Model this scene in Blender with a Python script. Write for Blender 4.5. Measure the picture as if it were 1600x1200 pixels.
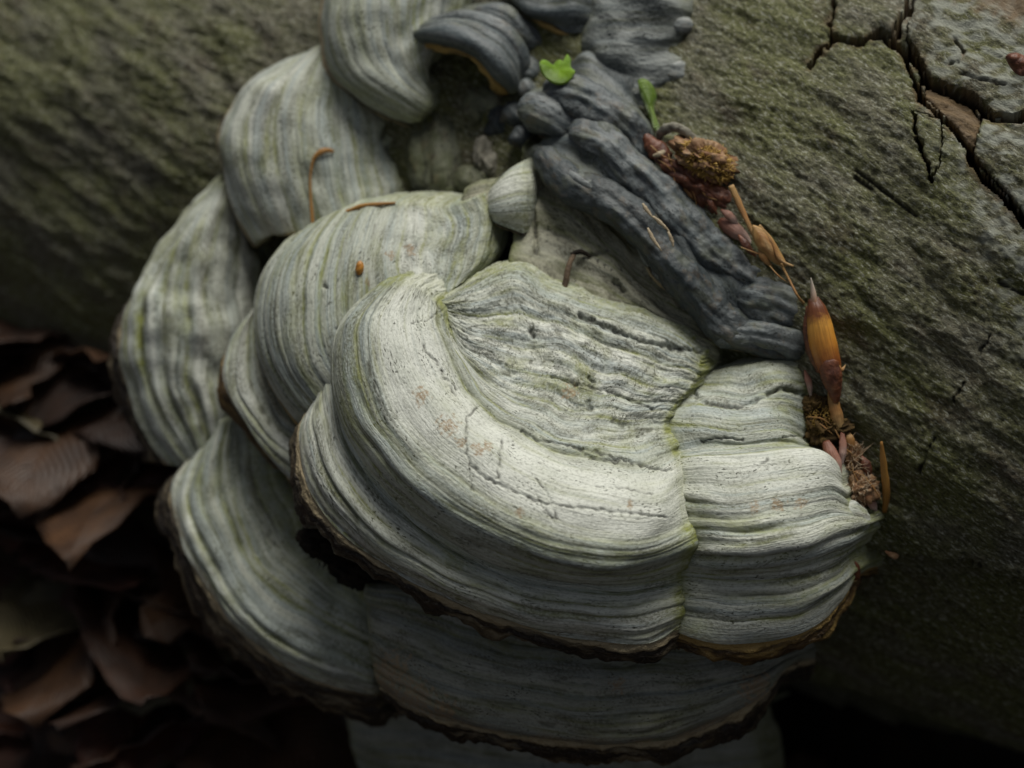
import bpy, math, random
import numpy as np
from mathutils import Vector, Matrix

random.seed(7)
rng = np.random.default_rng(7)
for o in list(bpy.data.objects):
    bpy.data.objects.remove(o)
scene = bpy.context.scene
COL = scene.collection

# ------------------------------------------------------------------ camera
S = 0.00015                  # metres per photo pixel at the reference distance
D = 2200.0                   # reference distance in those pixels (0.33 m)
PITCH = math.radians(34)
THETA = math.radians(27)     # how far the log axis turns towards the camera
RLOG = 860.0                 # log radius in pixel units (12.9 cm)
ELEV = math.radians(20)      # elevation of the log's normal where the fungus grows

r_ = np.array([1.0, 0, 0])
u_ = np.array([0, math.sin(PITCH), math.cos(PITCH)])
b_ = np.array([0, -math.cos(PITCH), math.sin(PITCH)])
AX = np.array([math.cos(THETA), -math.sin(THETA), 0.0])
HO = np.array([-math.sin(THETA), -math.cos(THETA), 0.0])
UP = np.array([0, 0, 1.0])
NL = HO * math.cos(ELEV) + UP * math.sin(ELEV)      # outward normal at the fungus


def cam_vec(x, y, z):
    k = (D - z) / D
    return r_ * ((x - 800) * k * S) + u_ * ((600 - y) * k * S) - b_ * ((D - z) * S)


A0 = cam_vec(1200, 560, 0)
axis_rel = A0 - NL * RLOG * S
CAM = np.array([0.0, 0.0, RLOG * S * 0.96 - axis_rel[2]])
AXIS0 = CAM + axis_rel                                # a point on the log's axis
NC = np.array([NL @ r_, NL @ u_, NL @ b_])            # log normal in camera axes


def W(x, y, z):
    """photo pixel + height towards the camera (pixel units) -> world, vectorised"""
    x, y, z = np.asarray(x, float), np.asarray(y, float), np.asarray(z, float)
    k = (D - z) / D
    return (CAM + ((x - 800) * k * S)[..., None] * r_ + ((600 - y) * k * S)[..., None] * u_
            - ((D - z) * S)[..., None] * b_)


def to_px(p):
    q = p - CAM
    d = -(q @ b_)
    return 800 + (q @ r_) / d * D, 600 - (q @ u_) / d * D, D - d / S


cd = bpy.data.cameras.new('camera')
cam = bpy.data.objects.new('camera', cd)
COL.objects.link(cam)
m = Matrix(((r_[0], u_[0], b_[0]), (r_[1], u_[1], b_[1]), (r_[2], u_[2], b_[2]))).to_4x4()
m.translation = Vector(CAM)
cam.matrix_world = m
cd.sensor_width = 36
cd.lens = 36 * D / 1600
cd.clip_start = 0.01
cd.clip_end = 200
cd.dof.use_dof = True
cd.dof.focus_distance = (D - 115) * S
cd.dof.aperture_fstop = 7.0
cd.dof.aperture_blades = 0
scene.camera = cam

# ------------------------------------------------------------------ light
SUN_EL, SUN_AZ = math.radians(71), math.radians(28)   # azimuth measured from +Y towards +X
world = bpy.data.worlds.new('World')
scene.world = world
world.use_nodes = True
wn = world.node_tree
wn.nodes.clear()
sky = wn.nodes.new('ShaderNodeTexSky')
sky.sky_type = 'NISHITA'
sky.sun_disc = False
sky.sun_elevation = SUN_EL
sky.sun_rotation = SUN_AZ
sky.dust_density = 4
bg = wn.nodes.new('ShaderNodeBackground')
bg.inputs['Strength'].default_value = 0.05
out = wn.nodes.new('ShaderNodeOutputWorld')
hs = wn.nodes.new('ShaderNodeHueSaturation')      # cloud cover: a greyer sky
hs.inputs['Saturation'].default_value = 0.45
wn.links.new(sky.outputs[0], hs.inputs['Color'])
wn.links.new(hs.outputs[0], bg.inputs[0])
wn.links.new(bg.outputs[0], out.inputs[0])
sd = bpy.data.lights.new('sun', 'SUN')
sd.energy = 3.7
sd.angle = math.radians(38)
sd.color = (1.0, 0.985, 0.92)
sun = bpy.data.objects.new('sun', sd)
COL.objects.link(sun)
sdir = Vector((math.sin(SUN_AZ) * math.cos(SUN_EL), math.cos(SUN_AZ) * math.cos(SUN_EL), math.sin(SUN_EL)))
sun.rotation_euler = sdir.to_track_quat('Z', 'Y').to_euler()
sun.location = (0, 0, 3)

scene.view_settings.view_transform = 'Standard'
scene.view_settings.look = 'None'
scene.view_settings.exposure = -0.1
scene.view_settings.gamma = 1.0
scene.view_settings.use_curve_mapping = False
scene.render.engine = 'CYCLES'

# ------------------------------------------------------------------ noise
_perm = np.random.default_rng(3).permutation(256)
_perm = np.concatenate([_perm, _perm])
_g2 = np.array([[math.cos(a), math.sin(a)] for a in np.linspace(0, 2 * math.pi, 16, endpoint=False)])


def perlin(x, y, seed=0):
    x = np.asarray(x, float) + seed * 17.31
    y = np.asarray(y, float) + seed * 9.77
    xi, yi = np.floor(x).astype(np.int64), np.floor(y).astype(np.int64)
    xf, yf = x - xi, y - yi
    u, v = xf * xf * xf * (xf * (xf * 6 - 15) + 10), yf * yf * yf * (yf * (yf * 6 - 15) + 10)

    def g(ix, iy, dx, dy):
        h = _perm[(_perm[(ix & 255)] + (iy & 255)) & 511] & 15
        return _g2[h, 0] * dx + _g2[h, 1] * dy
    a = g(xi, yi, xf, yf)
    b = g(xi + 1, yi, xf - 1, yf)
    c = g(xi, yi + 1, xf, yf - 1)
    d = g(xi + 1, yi + 1, xf - 1, yf - 1)
    return 1.5 * ((a + u * (b - a)) * (1 - v) + (c + u * (d - c)) * v)


def fbm(x, y, seed=0, oct=3):
    t, a = 0, 1.0
    for i in range(oct):
        t = t + a * perlin(x * 2 ** i, y * 2 ** i, seed + i * 5)
        a *= 0.5
    return t


def sstep(e0, e1, x):
    t = np.clip((x - e0) / (e1 - e0), 0, 1)
    return t * t * (3 - 2 * t)


def terrace(n, k, sharp=0.75):
    q = n * k
    f = np.floor(q)
    return (f + sstep(sharp, 1.0, q - f)) / k


def dist_poly(px, py, pts):
    d = np.full(np.shape(px), 1e9)
    for (x0, y0), (x1, y1) in zip(pts[:-1], pts[1:]):
        dx, dy = x1 - x0, y1 - y0
        L = dx * dx + dy * dy + 1e-9
        t = np.clip(((px - x0) * dx + (py - y0) * dy) / L, 0, 1)
        d = np.minimum(d, np.hypot(px - x0 - t * dx, py - y0 - t * dy))
    return d


def in_poly(px, py, pts):
    c = np.zeros(np.shape(px), bool)
    n = len(pts)
    for i in range(n):
        x0, y0 = pts[i]
        x1, y1 = pts[(i + 1) % n]
        if y0 == y1:
            continue
        hit = ((y0 > py) != (y1 > py)) & (px < (x1 - x0) * (py - y0) / (y1 - y0) + x0)
        c ^= hit
    return c


# ------------------------------------------------------------------ splines
def hermite(P, t, q):
    """P (n,...) at params t (n) evaluated at q, finite-difference tangents"""
    P = np.asarray(P, float)
    n = len(P)
    if n == 2:
        w = ((q - t[0]) / (t[1] - t[0]))
        w = w.reshape((-1,) + (1,) * (P.ndim - 1))
        return P[0] * (1 - w) + P[1] * w
    T = np.empty_like(P)
    sh = (-1,) + (1,) * (P.ndim - 1)
    h = np.diff(t).reshape(sh)
    s = np.diff(P, axis=0) / h
    T[1:-1] = (s[:-1] * h[1:] + s[1:] * h[:-1]) / (h[1:] + h[:-1])
    T[0], T[-1] = s[0] * 1.5 - T[1] * .5, s[-1] * 1.5 - T[-2] * .5
    i = np.clip(np.searchsorted(t, q, side='right') - 1, 0, n - 2)
    hh = np.diff(t)[i].reshape(sh)
    w = ((q - t[i]) / np.diff(t)[i]).reshape(sh)
    w2, w3 = w * w, w * w * w
    return (P[i] * (2 * w3 - 3 * w2 + 1) + T[i] * hh * (w3 - 2 * w2 + w)
            + P[i + 1] * (-2 * w3 + 3 * w2) + T[i + 1] * hh * (w3 - w2))


def chord(P):
    d = np.sqrt((np.diff(np.asarray(P, float), axis=0) ** 2).sum(1))
    return np.concatenate([[0], np.cumsum(np.maximum(d, 1e-3))])


def resample(P, n):
    t = chord(P)
    return hermite(P, t / t[-1], np.linspace(0, 1, n))


# ------------------------------------------------------------------ mesh helpers
def mesh_from(name, co, faces, mat=None, parent=None, smooth=True, uv=None, mask=None, loc=None, tone=None):
    """faces: (n,4) or (n,3) int array, or list of faces. World coordinates; origin moved to loc."""
    me = bpy.data.meshes.new(name)
    co = np.asarray(co, float)
    if loc is not None:
        co = co - np.asarray(loc, float)
    if isinstance(faces, np.ndarray):
        n, k = faces.shape
        me.vertices.add(len(co))
        me.vertices.foreach_set('co', co.ravel().astype(np.float32))
        me.loops.add(n * k)
        me.loops.foreach_set('vertex_index', faces.ravel().astype(np.int32))
        me.polygons.add(n)
        me.polygons.foreach_set('loop_start', np.arange(0, n * k, k, dtype=np.int32))
        me.update(calc_edges=True)
        lv = faces.ravel()
    else:
        me.from_pydata([tuple(c) for c in co], [], faces)
        lv = np.array([i for f in faces for i in f])
    if smooth:
        me.polygons.foreach_set('use_smooth', np.ones(len(me.polygons), bool))
    if uv is not None:
        l = me.uv_layers.new(name='UVMap')
        l.data.foreach_set('uv', np.asarray(uv, np.float32)[lv].ravel())
    if mask is not None:
        at = me.color_attributes.new('mask', 'FLOAT_COLOR', 'POINT')
        at.data.foreach_set('color', np.asarray(mask, np.float32).ravel())
    if tone is not None:
        at = me.color_attributes.new('tone', 'FLOAT_COLOR', 'POINT')
        at.data.foreach_set('color', np.asarray(tone, np.float32).ravel())
    me.validate()
    o = bpy.data.objects.new(name, me)
    COL.objects.link(o)
    if mat:
        me.materials.append(mat)
    if loc is not None:
        o.location = loc
    if parent is not None:
        o.parent = parent
        if loc is not None:
            o.location = Vector(loc) - parent.location
        else:
            o.location = -parent.location
    return o


def grid_faces(nv, nu, close_u=False):
    i = np.arange(nv * nu).reshape(nv, nu)
    if close_u:
        j = np.roll(i, -1, axis=1)
        return np.stack([i[:-1], j[:-1], j[1:], i[1:]], -1).reshape(-1, 4)
    return np.stack([i[:-1, :-1], i[:-1, 1:], i[1:, 1:], i[1:, :-1]], -1).reshape(-1, 4)


def thing(name, label, cat, loc, group=None):
    o = bpy.data.objects.new(name, None)
    o.empty_display_size = 0.01
    COL.objects.link(o)
    o.location = Vector(loc)
    o['label'] = label
    o['category'] = cat
    if group:
        o['group'] = group
    return o


def tag(o, label, cat, group=None, kind=None):
    o['label'] = label
    o['category'] = cat
    if group:
        o['group'] = group
    if kind:
        o['kind'] = kind
    return o


# ------------------------------------------------------------------ materials
class MB:
    def __init__(self, name):
        self.m = bpy.data.materials.new(name)
        self.m.use_nodes = True
        self.t = self.m.node_tree
        self.t.nodes.clear()
        self.o = self.t.nodes.new('ShaderNodeOutputMaterial')
        self.p = self.t.nodes.new('ShaderNodeBsdfPrincipled')
        self.t.links.new(self.p.outputs[0], self.o.inputs[0])

    def n(self, typ, **kw):
        n = self.t.nodes.new(typ)
        for k, v in kw.items():
            setattr(n, k, v)
        return n

    def l(self, a, b):
        self.t.links.new(a, b)

    def val(self, x, sock):
        if hasattr(x, 'links'):
            self.l(x, sock)
        else:
            sock.default_value = x

    def math(self, op, a, b=0.0, clamp=False):
        n = self.n('ShaderNodeMath', operation=op, use_clamp=clamp)
        self.val(a, n.inputs[0])
        self.val(b, n.inputs[1])
        return n.outputs[0]

    def mapping(self, vec, scale, loc=(0, 0, 0), rot=(0, 0, 0)):
        n = self.n('ShaderNodeMapping')
        self.l(vec, n.inputs[0])
        n.inputs['Scale'].default_value = scale
        n.inputs['Location'].default_value = loc
        n.inputs['Rotation'].default_value = rot
        return n.outputs[0]

    def noise(self, vec, scale=1.0, detail=3.0, rough=0.55, dist=0.0):
        n = self.n('ShaderNodeTexNoise')
        self.l(vec, n.inputs['Vector'])
        n.inputs['Scale'].default_value = scale
        n.inputs['Detail'].default_value = detail
        n.inputs['Roughness'].default_value = rough
        n.inputs['Distortion'].default_value = dist
        return n.outputs['Fac']

    def ramp(self, fac, stops, interp='LINEAR'):
        n = self.n('ShaderNodeValToRGB')
        self.l(fac, n.inputs[0])
        cr = n.color_ramp
        cr.interpolation = interp
        while len(cr.elements) < len(stops):
            cr.elements.new(0.5)
        for e, (p, c) in zip(cr.elements, stops):
            e.position = p
            e.color = (c, c, c, 1) if not isinstance(c, tuple) else (*c, 1)
        return n.outputs[0]

    def mix(self, fac, a, b, blend='MIX'):
        n = self.n('ShaderNodeMix', data_type='RGBA', blend_type=blend)
        self.val(fac, n.inputs[0])
        for x, s in ((a, n.inputs[6]), (b, n.inputs[7])):
            if hasattr(x, 'links'):
                self.l(x, s)
            else:
                s.default_value = (*x, 1)
        return n.outputs[2]

    def bump(self, h, dist, strength=1.0, normal=None):
        n = self.n('ShaderNodeBump')
        self.l(h, n.inputs['Height'])
        n.inputs['Distance'].default_value = dist
        n.inputs['Strength'].default_value = strength
        if normal is not None:
            self.l(normal, n.inputs['Normal'])
        return n.outputs[0]

    def done(self, color, rough=0.8, normal=None, spec=0.3):
        self.val(color if hasattr(color, 'links') else (*color, 1), self.p.inputs['Base Color'])
        self.val(rough, self.p.inputs['Roughness'])
        self.p.inputs['Specular IOR Level'].default_value = spec
        if normal is not None:
            self.l(normal, self.p.inputs['Normal'])
        return self.m


def uv_of(b):
    return b.n('ShaderNodeUVMap').outputs[0]


def mask_of(b):
    a = b.n('ShaderNodeVertexColor', layer_name='mask')
    s = b.n('ShaderNodeSeparateColor')
    b.l(a.outputs['Color'], s.inputs[0])
    return s.outputs[0], s.outputs[1], s.outputs[2], a.outputs['Alpha']


def mat_fungus(name, light, mid, blue, dark, algae, rough=0.6, speck=0.6, lines=1.0):
    """banded crust: uv is (along the band, across the bands) in photo pixels"""
    b = MB(name)
    uv = uv_of(b)
    mr, mg, mb, ma = mask_of(b)
    ta = b.n('ShaderNodeVertexColor', layer_name='tone')
    ts = b.n('ShaderNodeSeparateColor')
    b.l(ta.outputs['Color'], ts.inputs[0])
    t1, t2, t3 = ts.outputs[0], ts.outputs[1], ts.outputs[2]
    band2 = b.noise(b.mapping(uv, (0.006, 0.10, 1), (3, 7, 0)), 1, 3, 0.6)
    patch = b.noise(b.mapping(uv, (0.010, 0.016, 1), (1, 5, 0)), 1, 3, 0.62)
    fine = b.noise(b.mapping(uv, (0.16, 0.24, 1)), 1, 4, 0.7)
    line = b.noise(b.mapping(uv, (0.0045, 0.30, 1), (9, 2, 0)), 1, 2.0, 0.55)
    line2 = b.noise(b.mapping(uv, (0.0022, 0.105, 1), (4, 6, 0)), 1, 3.0, 0.6)
    grit = b.noise(b.mapping(uv, (0.15, 0.36, 1), (2, 2, 0)), 1, 1, 0.5)
    b1 = b.math('ADD', b.math('MULTIPLY', t1, 0.6), b.math('MULTIPLY', band2, 0.4))
    c = b.mix(b.ramp(b1, [(0.28, 0.0), (0.66, 1.0)]), light, mid)
    c = b.mix(b.math('MULTIPLY', b.ramp(b.math('ADD', b.math('MULTIPLY', t2, 0.35), b.math('MULTIPLY', band2, 0.65)), [(0.46, 0.0), (0.62, 1.0)]), 0.7), c, blue)
    c = b.mix(b.math('MULTIPLY', b.ramp(patch, [(0.48, 0.0), (0.68, 1.0)]), 0.5), c, mid)
    c = b.mix(b.math('MULTIPLY', b.ramp(patch, [(0.30, 1.0), (0.44, 0.0)]), 0.35), c, light)
    br = b.ramp(b.noise(b.mapping(uv, (0.012, 0.03, 1), (7, 7, 0)), 1, 3, 0.6), [(0.38, 0.15), (0.60, 1.0)])
    tl = b.math('ADD', b.math('MULTIPLY', t2, 1.15), 0.08, True)
    c = b.mix(b.math('MULTIPLY', b.math('MULTIPLY', b.ramp(line, [(0.545, 0.0), (0.60, 1.0)]), tl), b.math('MULTIPLY', br, 0.62 * lines)), c, dark)
    c = b.mix(b.math('MULTIPLY', b.ramp(line2, [(0.555, 0.0), (0.60, 1.0), (0.66, 1.0), (0.70, 0.2)]), b.math('MULTIPLY', b.math('MULTIPLY', br, tl), 0.65 * lines)), c, dark)
    c = b.mix(b.math('MULTIPLY', b.ramp(line, [(0.36, 1.0), (0.42, 0.0)]), 0.35 * lines), c, light)
    c = b.mix(b.math('MULTIPLY', b.ramp(fine, [(0.50, 0.0), (0.68, 1.0)]), 0.5), c, dark)
    c = b.mix(b.math('MULTIPLY', b.ramp(fine, [(0.30, 1.0), (0.46, 0.0)]), 0.4), c, light)
    pep = b.noise(b.mapping(uv, (0.20, 0.27, 1), (6, 3, 0)), 1, 3, 0.7)
    c = b.mix(b.math('MULTIPLY', b.math('MULTIPLY', t3, b.ramp(pep, [(0.42, 0.15), (0.60, 1.0)])), 0.8), c, dark)
    sp = b.math('MULTIPLY', b.ramp(grit, [(0.59, 0.0), (0.65, 1.0)]),
                b.ramp(b.noise(b.mapping(uv, (0.02, 0.03, 1), (4, 4, 0)), 1, 3, 0.6), [(0.49, 0.0), (0.60, 1.0)]))
    c = b.mix(b.math('MULTIPLY', sp, speck, True), c, (dark[0] * .4, dark[1] * .42, dark[2] * .4))
    al = b.math('MULTIPLY', mg, b.ramp(b.noise(b.mapping(uv, (0.05, 0.06, 1), (8, 1, 0)), 1, 4, 0.65), [(0.25, 0.15), (0.6, 1.0)]), True)
    c = b.mix(al, c, algae)
    c = b.mix(b.math('MULTIPLY', mb, b.ramp(fine, [(0.36, 0.0), (0.56, 0.8)]), True), c, (0.29, 0.20, 0.11))
    c = b.mix(b.math('MULTIPLY', mr, 1.0, True), c, (dark[0] * .42, dark[1] * .42, dark[2] * .32))
    c = b.mix(ma, c, (0.02, 0.018, 0.012))
    h = b.math('ADD', b.math('MULTIPLY', line, -0.55 * lines), b.math('ADD', b.math('MULTIPLY', fine, 0.6), b.math('MULTIPLY', grit, 0.35)))
    nrm = b.bump(h, 0.00036, 0.8)
    return b.done(c, rough, nrm, 0.3)


M_white = mat_fungus('pale_crust', (0.62, 0.63, 0.56), (0.42, 0.44, 0.365), (0.32, 0.37, 0.365), (0.115, 0.115, 0.08), (0.215, 0.23, 0.045), speck=0.9)
M_shade_toned = mat_fungus('shade_toned_crust', (0.33, 0.33, 0.275), (0.20, 0.205, 0.16), (0.17, 0.195, 0.19), (0.085, 0.08, 0.055), (0.13, 0.135, 0.04), speck=0.95)  # dirtier crust of the lower brackets, darkened further to paint in their shade
M_old = mat_fungus('weathered_crust', (0.40, 0.385, 0.29), (0.25, 0.245, 0.17), (0.21, 0.215, 0.17), (0.08, 0.075, 0.05), (0.13, 0.145, 0.04), speck=0.95, lines=0.25)
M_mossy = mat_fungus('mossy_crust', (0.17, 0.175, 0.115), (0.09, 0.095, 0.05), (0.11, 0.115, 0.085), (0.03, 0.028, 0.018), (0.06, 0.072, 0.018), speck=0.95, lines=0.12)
M_dark = mat_fungus('slate_crust', (0.19, 0.205, 0.20), (0.105, 0.118, 0.12), (0.065, 0.085, 0.092), (0.022, 0.026, 0.025), (0.11, 0.115, 0.065), rough=0.48, speck=0.9, lines=0.12)
M_jet = mat_fungus('jet_crust', (0.085, 0.095, 0.095), (0.045, 0.053, 0.055), (0.03, 0.042, 0.046), (0.012, 0.014, 0.014), (0.08, 0.085, 0.05), rough=0.5, speck=0.9, lines=0.12)
M_ash = mat_fungus('ash_crust', (0.34, 0.35, 0.325), (0.19, 0.205, 0.195), (0.13, 0.15, 0.15), (0.03, 0.036, 0.035), (0.11, 0.115, 0.06), speck=1.0, lines=0.12)


def mat_rim(name, a, b_c, ochre, amount=0.5):
    b = MB(name)
    uv = uv_of(b)
    n1 = b.noise(b.mapping(uv, (0.02, 0.09, 1)), 1, 4, 0.6)
    n2 = b.noise(b.mapping(uv, (0.18, 0.25, 1), (5, 5, 0)), 1, 3, 0.6)
    n3 = b.noise(b.mapping(uv, (0.012, 0.05, 1), (2, 9, 0)), 1, 3, 0.6)
    c = b.mix(b.ramp(n1, [(0.35, 0.0), (0.65, 1.0)]), a, b_c)
    c = b.mix(b.math('MULTIPLY', b.ramp(n3, [(0.5, 0.0), (0.64, 1.0)]), amount), c, ochre)
    c = b.mix(b.math('MULTIPLY', b.ramp(n2, [(0.55, 0.0), (0.7, 1.0)]), 0.35), c, (0.18, 0.16, 0.12))
    sx = b.n('ShaderNodeSeparateXYZ')
    b.l(uv, sx.inputs[0])
    lip = b.math('ADD', sx.outputs[1], b.math('MULTIPLY', b.math('SUBTRACT', n3, 0.5), 40.0))
    lip = b.ramp(b.math('DIVIDE', lip, 40.0), [(0.02, 0.0), (0.1, 1.0), (0.36, 1.0), (0.46, 0.0)])
    c = b.mix(b.math('MULTIPLY', lip, 0.8), c, (ochre[0] * 1.35, ochre[1] * 1.35, ochre[2] * 1.35))
    return b.done(c, 0.55, b.bump(b.math('ADD', n2, n1), 0.0008, 0.9), 0.4)


M_rim = mat_rim('dark_rim', (0.010, 0.007, 0.005), (0.038, 0.025, 0.013), (0.30, 0.24, 0.14), 0.5)
M_rim_ochre = mat_rim('ochre_rim', (0.03, 0.018, 0.008), (0.13, 0.075, 0.024), (0.32, 0.21, 0.065), 0.9)


def mat_pores():
    b = MB('pore_surface')
    g = b.n('ShaderNodeTexCoord').outputs['Object']
    v = b.n('ShaderNodeTexVoronoi')
    b.l(g, v.inputs['Vector'])
    v.inputs['Scale'].default_value = 1800
    c = b.ramp(v.outputs['Distance'], [(0.1, (0.05, 0.032, 0.016)), (0.5, (0.14, 0.10, 0.055))])
    return b.done(c, 0.9, b.bump(v.outputs['Distance'], 0.0003))


M_pore = mat_pores()


def mat_bark():
    b = MB('grey_bark')
    uv = uv_of(b)
    mr, mg, mb, ma = mask_of(b)
    big = b.noise(b.mapping(uv, (0.005, 0.008, 1)), 1, 4, 0.6)
    brn = b.noise(b.mapping(uv, (0.009, 0.016, 1), (12, 3, 0)), 1, 4, 0.65)
    mid = b.noise(b.mapping(uv, (0.028, 0.06, 1), (4, 4, 0), (0, 0, 0.15)), 1, 4, 0.65)
    fine = b.noise(b.mapping(uv, (0.085, 0.20, 1), (1, 8, 0), (0, 0, 0.1)), 1, 5, 0.75)
    grit = b.noise(b.mapping(uv, (0.38, 0.5, 1)), 1, 2, 0.6)
    c = b.mix(b.ramp(mid, [(0.35, 0.0), (0.65, 1.0)]), (0.088, 0.080, 0.045), (0.195, 0.182, 0.12))
    c = b.mix(b.math('MULTIPLY', b.ramp(big, [(0.38, 0.0), (0.56, 1.0)]), 0.8), c, (0.118, 0.125, 0.022))
    c = b.mix(b.math('MULTIPLY', b.ramp(brn, [(0.54, 0.0), (0.66, 1.0)]), 0.6), c, (0.085, 0.058, 0.030))
    c = b.mix(b.math('MULTIPLY', b.ramp(fine, [(0.545, 0.0), (0.60, 1.0)]), 0.75), c, (0.40, 0.40, 0.32))
    c = b.mix(b.math('MULTIPLY', b.ramp(fine, [(0.40, 1.0), (0.47, 0.0)]), 0.8), c, (0.022, 0.021, 0.010))
    c = b.mix(b.math('MULTIPLY', b.ramp(grit, [(0.56, 0.0), (0.64, 1.0)]), 0.6), c, (0.03, 0.03, 0.016))
    c = b.mix(mg, c, b.mix(fine, (0.24, 0.25, 0.20), (0.36, 0.37, 0.31)))
    c = b.mix(mb, c, b.mix(fine, (0.10, 0.055, 0.025), (0.26, 0.17, 0.08)))
    c = b.mix(mr, c, (0.025, 0.018, 0.010))
    h = b.math('ADD', b.math('MULTIPLY', fine, 1.0), b.math('ADD', b.math('MULTIPLY', mid, 0.8), b.math('MULTIPLY', grit, 0.3)))
    return b.done(c, b.ramp(fine, [(0.3, 0.75), (0.7, 0.5)]), b.bump(h, 0.0009, 1.0), 0.4)


M_bark = mat_bark()


def mat_simple(name, stops, scale=400, rough=0.6, spec=0.4, bumpd=0.0004, stretch=(1, 1, 1), sss=0.0, transl=0.0):
    b = MB(name)
    g = b.n('ShaderNodeTexCoord').outputs['Object']
    n = b.noise(b.mapping(g, stretch), scale, 4, 0.6)
    c = b.ramp(n, stops)
    if transl:
        b.p.inputs['Transmission Weight'].default_value = 0
        b.p.inputs['Subsurface Weight'].default_value = sss
    return b.done(c, rough, b.bump(n, bumpd), spec)


M_wood = mat_simple('rotten_wood', [(0.3, (0.018, 0.011, 0.006)), (0.7, (0.085, 0.048, 0.022))], 250, 0.85, 0.2, 0.001)
M_bare = mat_simple('bare_wood', [(0.3, (0.10, 0.06, 0.03)), (0.7, (0.26, 0.18, 0.10))], 300, 0.8, 0.2, 0.0008)
M_soil = mat_simple('dark_soil', [(0.3, (0.008, 0.006, 0.004)), (0.7, (0.030, 0.020, 0.012))], 60, 0.95, 0.2, 0.004)


def mat_uvramp(name, stops, rough=0.45, spec=0.45, noise_amt=0.12, vscale=1.0):
    """colour along the object's own length (uv y 0..1)"""
    b = MB(name)
    uv = uv_of(b)
    s = b.n('ShaderNodeSeparateXYZ')
    b.l(uv, s.inputs[0])
    g = b.n('ShaderNodeTexCoord').outputs['Object']
    n = b.noise(g, 700, 3, 0.6)
    n2 = b.noise(b.mapping(uv, (26, 2.0, 1)), 1, 3, 0.6)
    f = b.math('ADD', s.outputs[1], b.math('MULTIPLY', b.math('SUBTRACT', n, 0.5), noise_amt * 2), True)
    c = b.ramp(f, stops)
    c = b.mix(b.math('MULTIPLY', b.ramp(n2, [(0.45, 0.0), (0.7, 1.0)]), 0.4), c, (0.06, 0.025, 0.010))
    return b.done(c, rough, b.bump(n2, 0.0004, 0.6), spec)


def mat_leaf(name, dark, light, rough=0.55, spots=0.5):
    b = MB(name)
    uv = uv_of(b)
    oi = b.n('ShaderNodeObjectInfo').outputs['Random']
    g = b.n('ShaderNodeTexCoord').outputs['Object']
    n = b.noise(g, 90, 4, 0.6)
    w = b.n('ShaderNodeTexWave', wave_type='BANDS', bands_direction='Y')
    b.l(uv, w.inputs[0])
    w.inputs['Scale'].default_value = 3.2
    w.inputs['Distortion'].default_value = 1.0
    c = b.mix(b.ramp(n, [(0.35, 0.0), (0.65, 1.0)]), dark, light)
    c = b.mix(b.math('MULTIPLY', oi, spots), c, (dark[0] * .45, dark[1] * .42, dark[2] * .4))
    nr = b.bump(b.math('ADD', b.math('MULTIPLY', w.outputs['Fac'], 0.25), n), 0.0012, 0.7)
    return b.done(c, rough, nr, 0.4)


LEAF_MATS = [mat_leaf('russet_leaf', (0.024, 0.007, 0.003), (0.075, 0.021, 0.008)),
             mat_leaf('tan_leaf', (0.030, 0.013, 0.005), (0.075, 0.034, 0.013)),
             mat_leaf('umber_leaf', (0.014, 0.007, 0.004), (0.042, 0.018, 0.009)),
             mat_leaf('pale_leaf', (0.045, 0.036, 0.015), (0.10, 0.080, 0.038))]
M_green = mat_leaf('fresh_green_leaf', (0.13, 0.25, 0.008), (0.24, 0.42, 0.015), 0.4, 0.0)
M_green2 = mat_leaf('deep_green_leaf', (0.07, 0.13, 0.008), (0.14, 0.22, 0.015), 0.4, 0.0)

# ------------------------------------------------------------------ the log
_e1, _e2 = HO, UP      # cross-section basis: angle 0 = horizontal outward, +90 = top


def log_point(s, t, h):
    """s along the axis, t along the arc from the fungus normal (upwards +), h height; pixel units"""
    e = ELEV + t / RLOG
    rad = (RLOG + h) * S
    return (AXIS0 + (s * S)[..., None] * AX + (rad * np.cos(e))[..., None] * _e1 + (rad * np.sin(e))[..., None] * _e2)


def ray_dir(x, y):
    v = cam_vec(x, y, 0.0)
    return v / np.linalg.norm(v)


def zlog(x, y, lift=0.0):
    """height (towards the camera) of the log's surface under a photo pixel"""
    d = ray_dir(x, y)
    o = CAM - AXIS0
    dp, op = d - AX * (d @ AX), o - AX * (o @ AX)
    R = (RLOG + lift) * S
    a, b, c = dp @ dp, 2 * dp @ op, op @ op - R * R
    q = b * b - 4 * a * c
    t = (-b - math.sqrt(max(q, 0))) / (2 * a)
    p = CAM + d * t
    return float(D - (-((p - CAM) @ b_)) / S)


log = thing('fallen_log', 'fallen beech log with scaly grey-green bark and deep cracks', 'log',
            AXIS0 - np.array([0, 0, RLOG * S]))
# solid wood under the bark, the whole trunk
nu, ns = 96, 60
th = np.linspace(0, 2 * math.pi, nu, endpoint=False)
ss = np.linspace(-9000, 7000, ns)
SS, TH = np.meshgrid(ss, th, indexing='ij')
rad = RLOG - 76 + 6 * fbm(SS / 300, np.sin(TH) * 2, 4)
co = AXIS0 + (SS * S)[..., None] * AX + (rad * S * np.cos(TH))[..., None] * _e1 + (rad * S * np.sin(TH))[..., None] * _e2
co = co.reshape(-1, 3)
fc = grid_faces(ns, nu, True)
caps = []
ncs = len(co)
co = np.vstack([co, AXIS0 + AX * ss[0] * S, AXIS0 + AX * ss[-1] * S])
tri = [(ncs, (i + 1) % nu, i, i) for i in range(nu)] + [(ncs + 1, (ns - 1) * nu + i, (ns - 1) * nu + (i + 1) % nu, (ns - 1) * nu + (i + 1) % nu) for i in range(nu)]
me_faces = [tuple(f) for f in fc] + [(a, b2, c2) for a, b2, c2, _ in tri]
mesh_from('heartwood', co, me_faces, M_wood, log)

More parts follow.
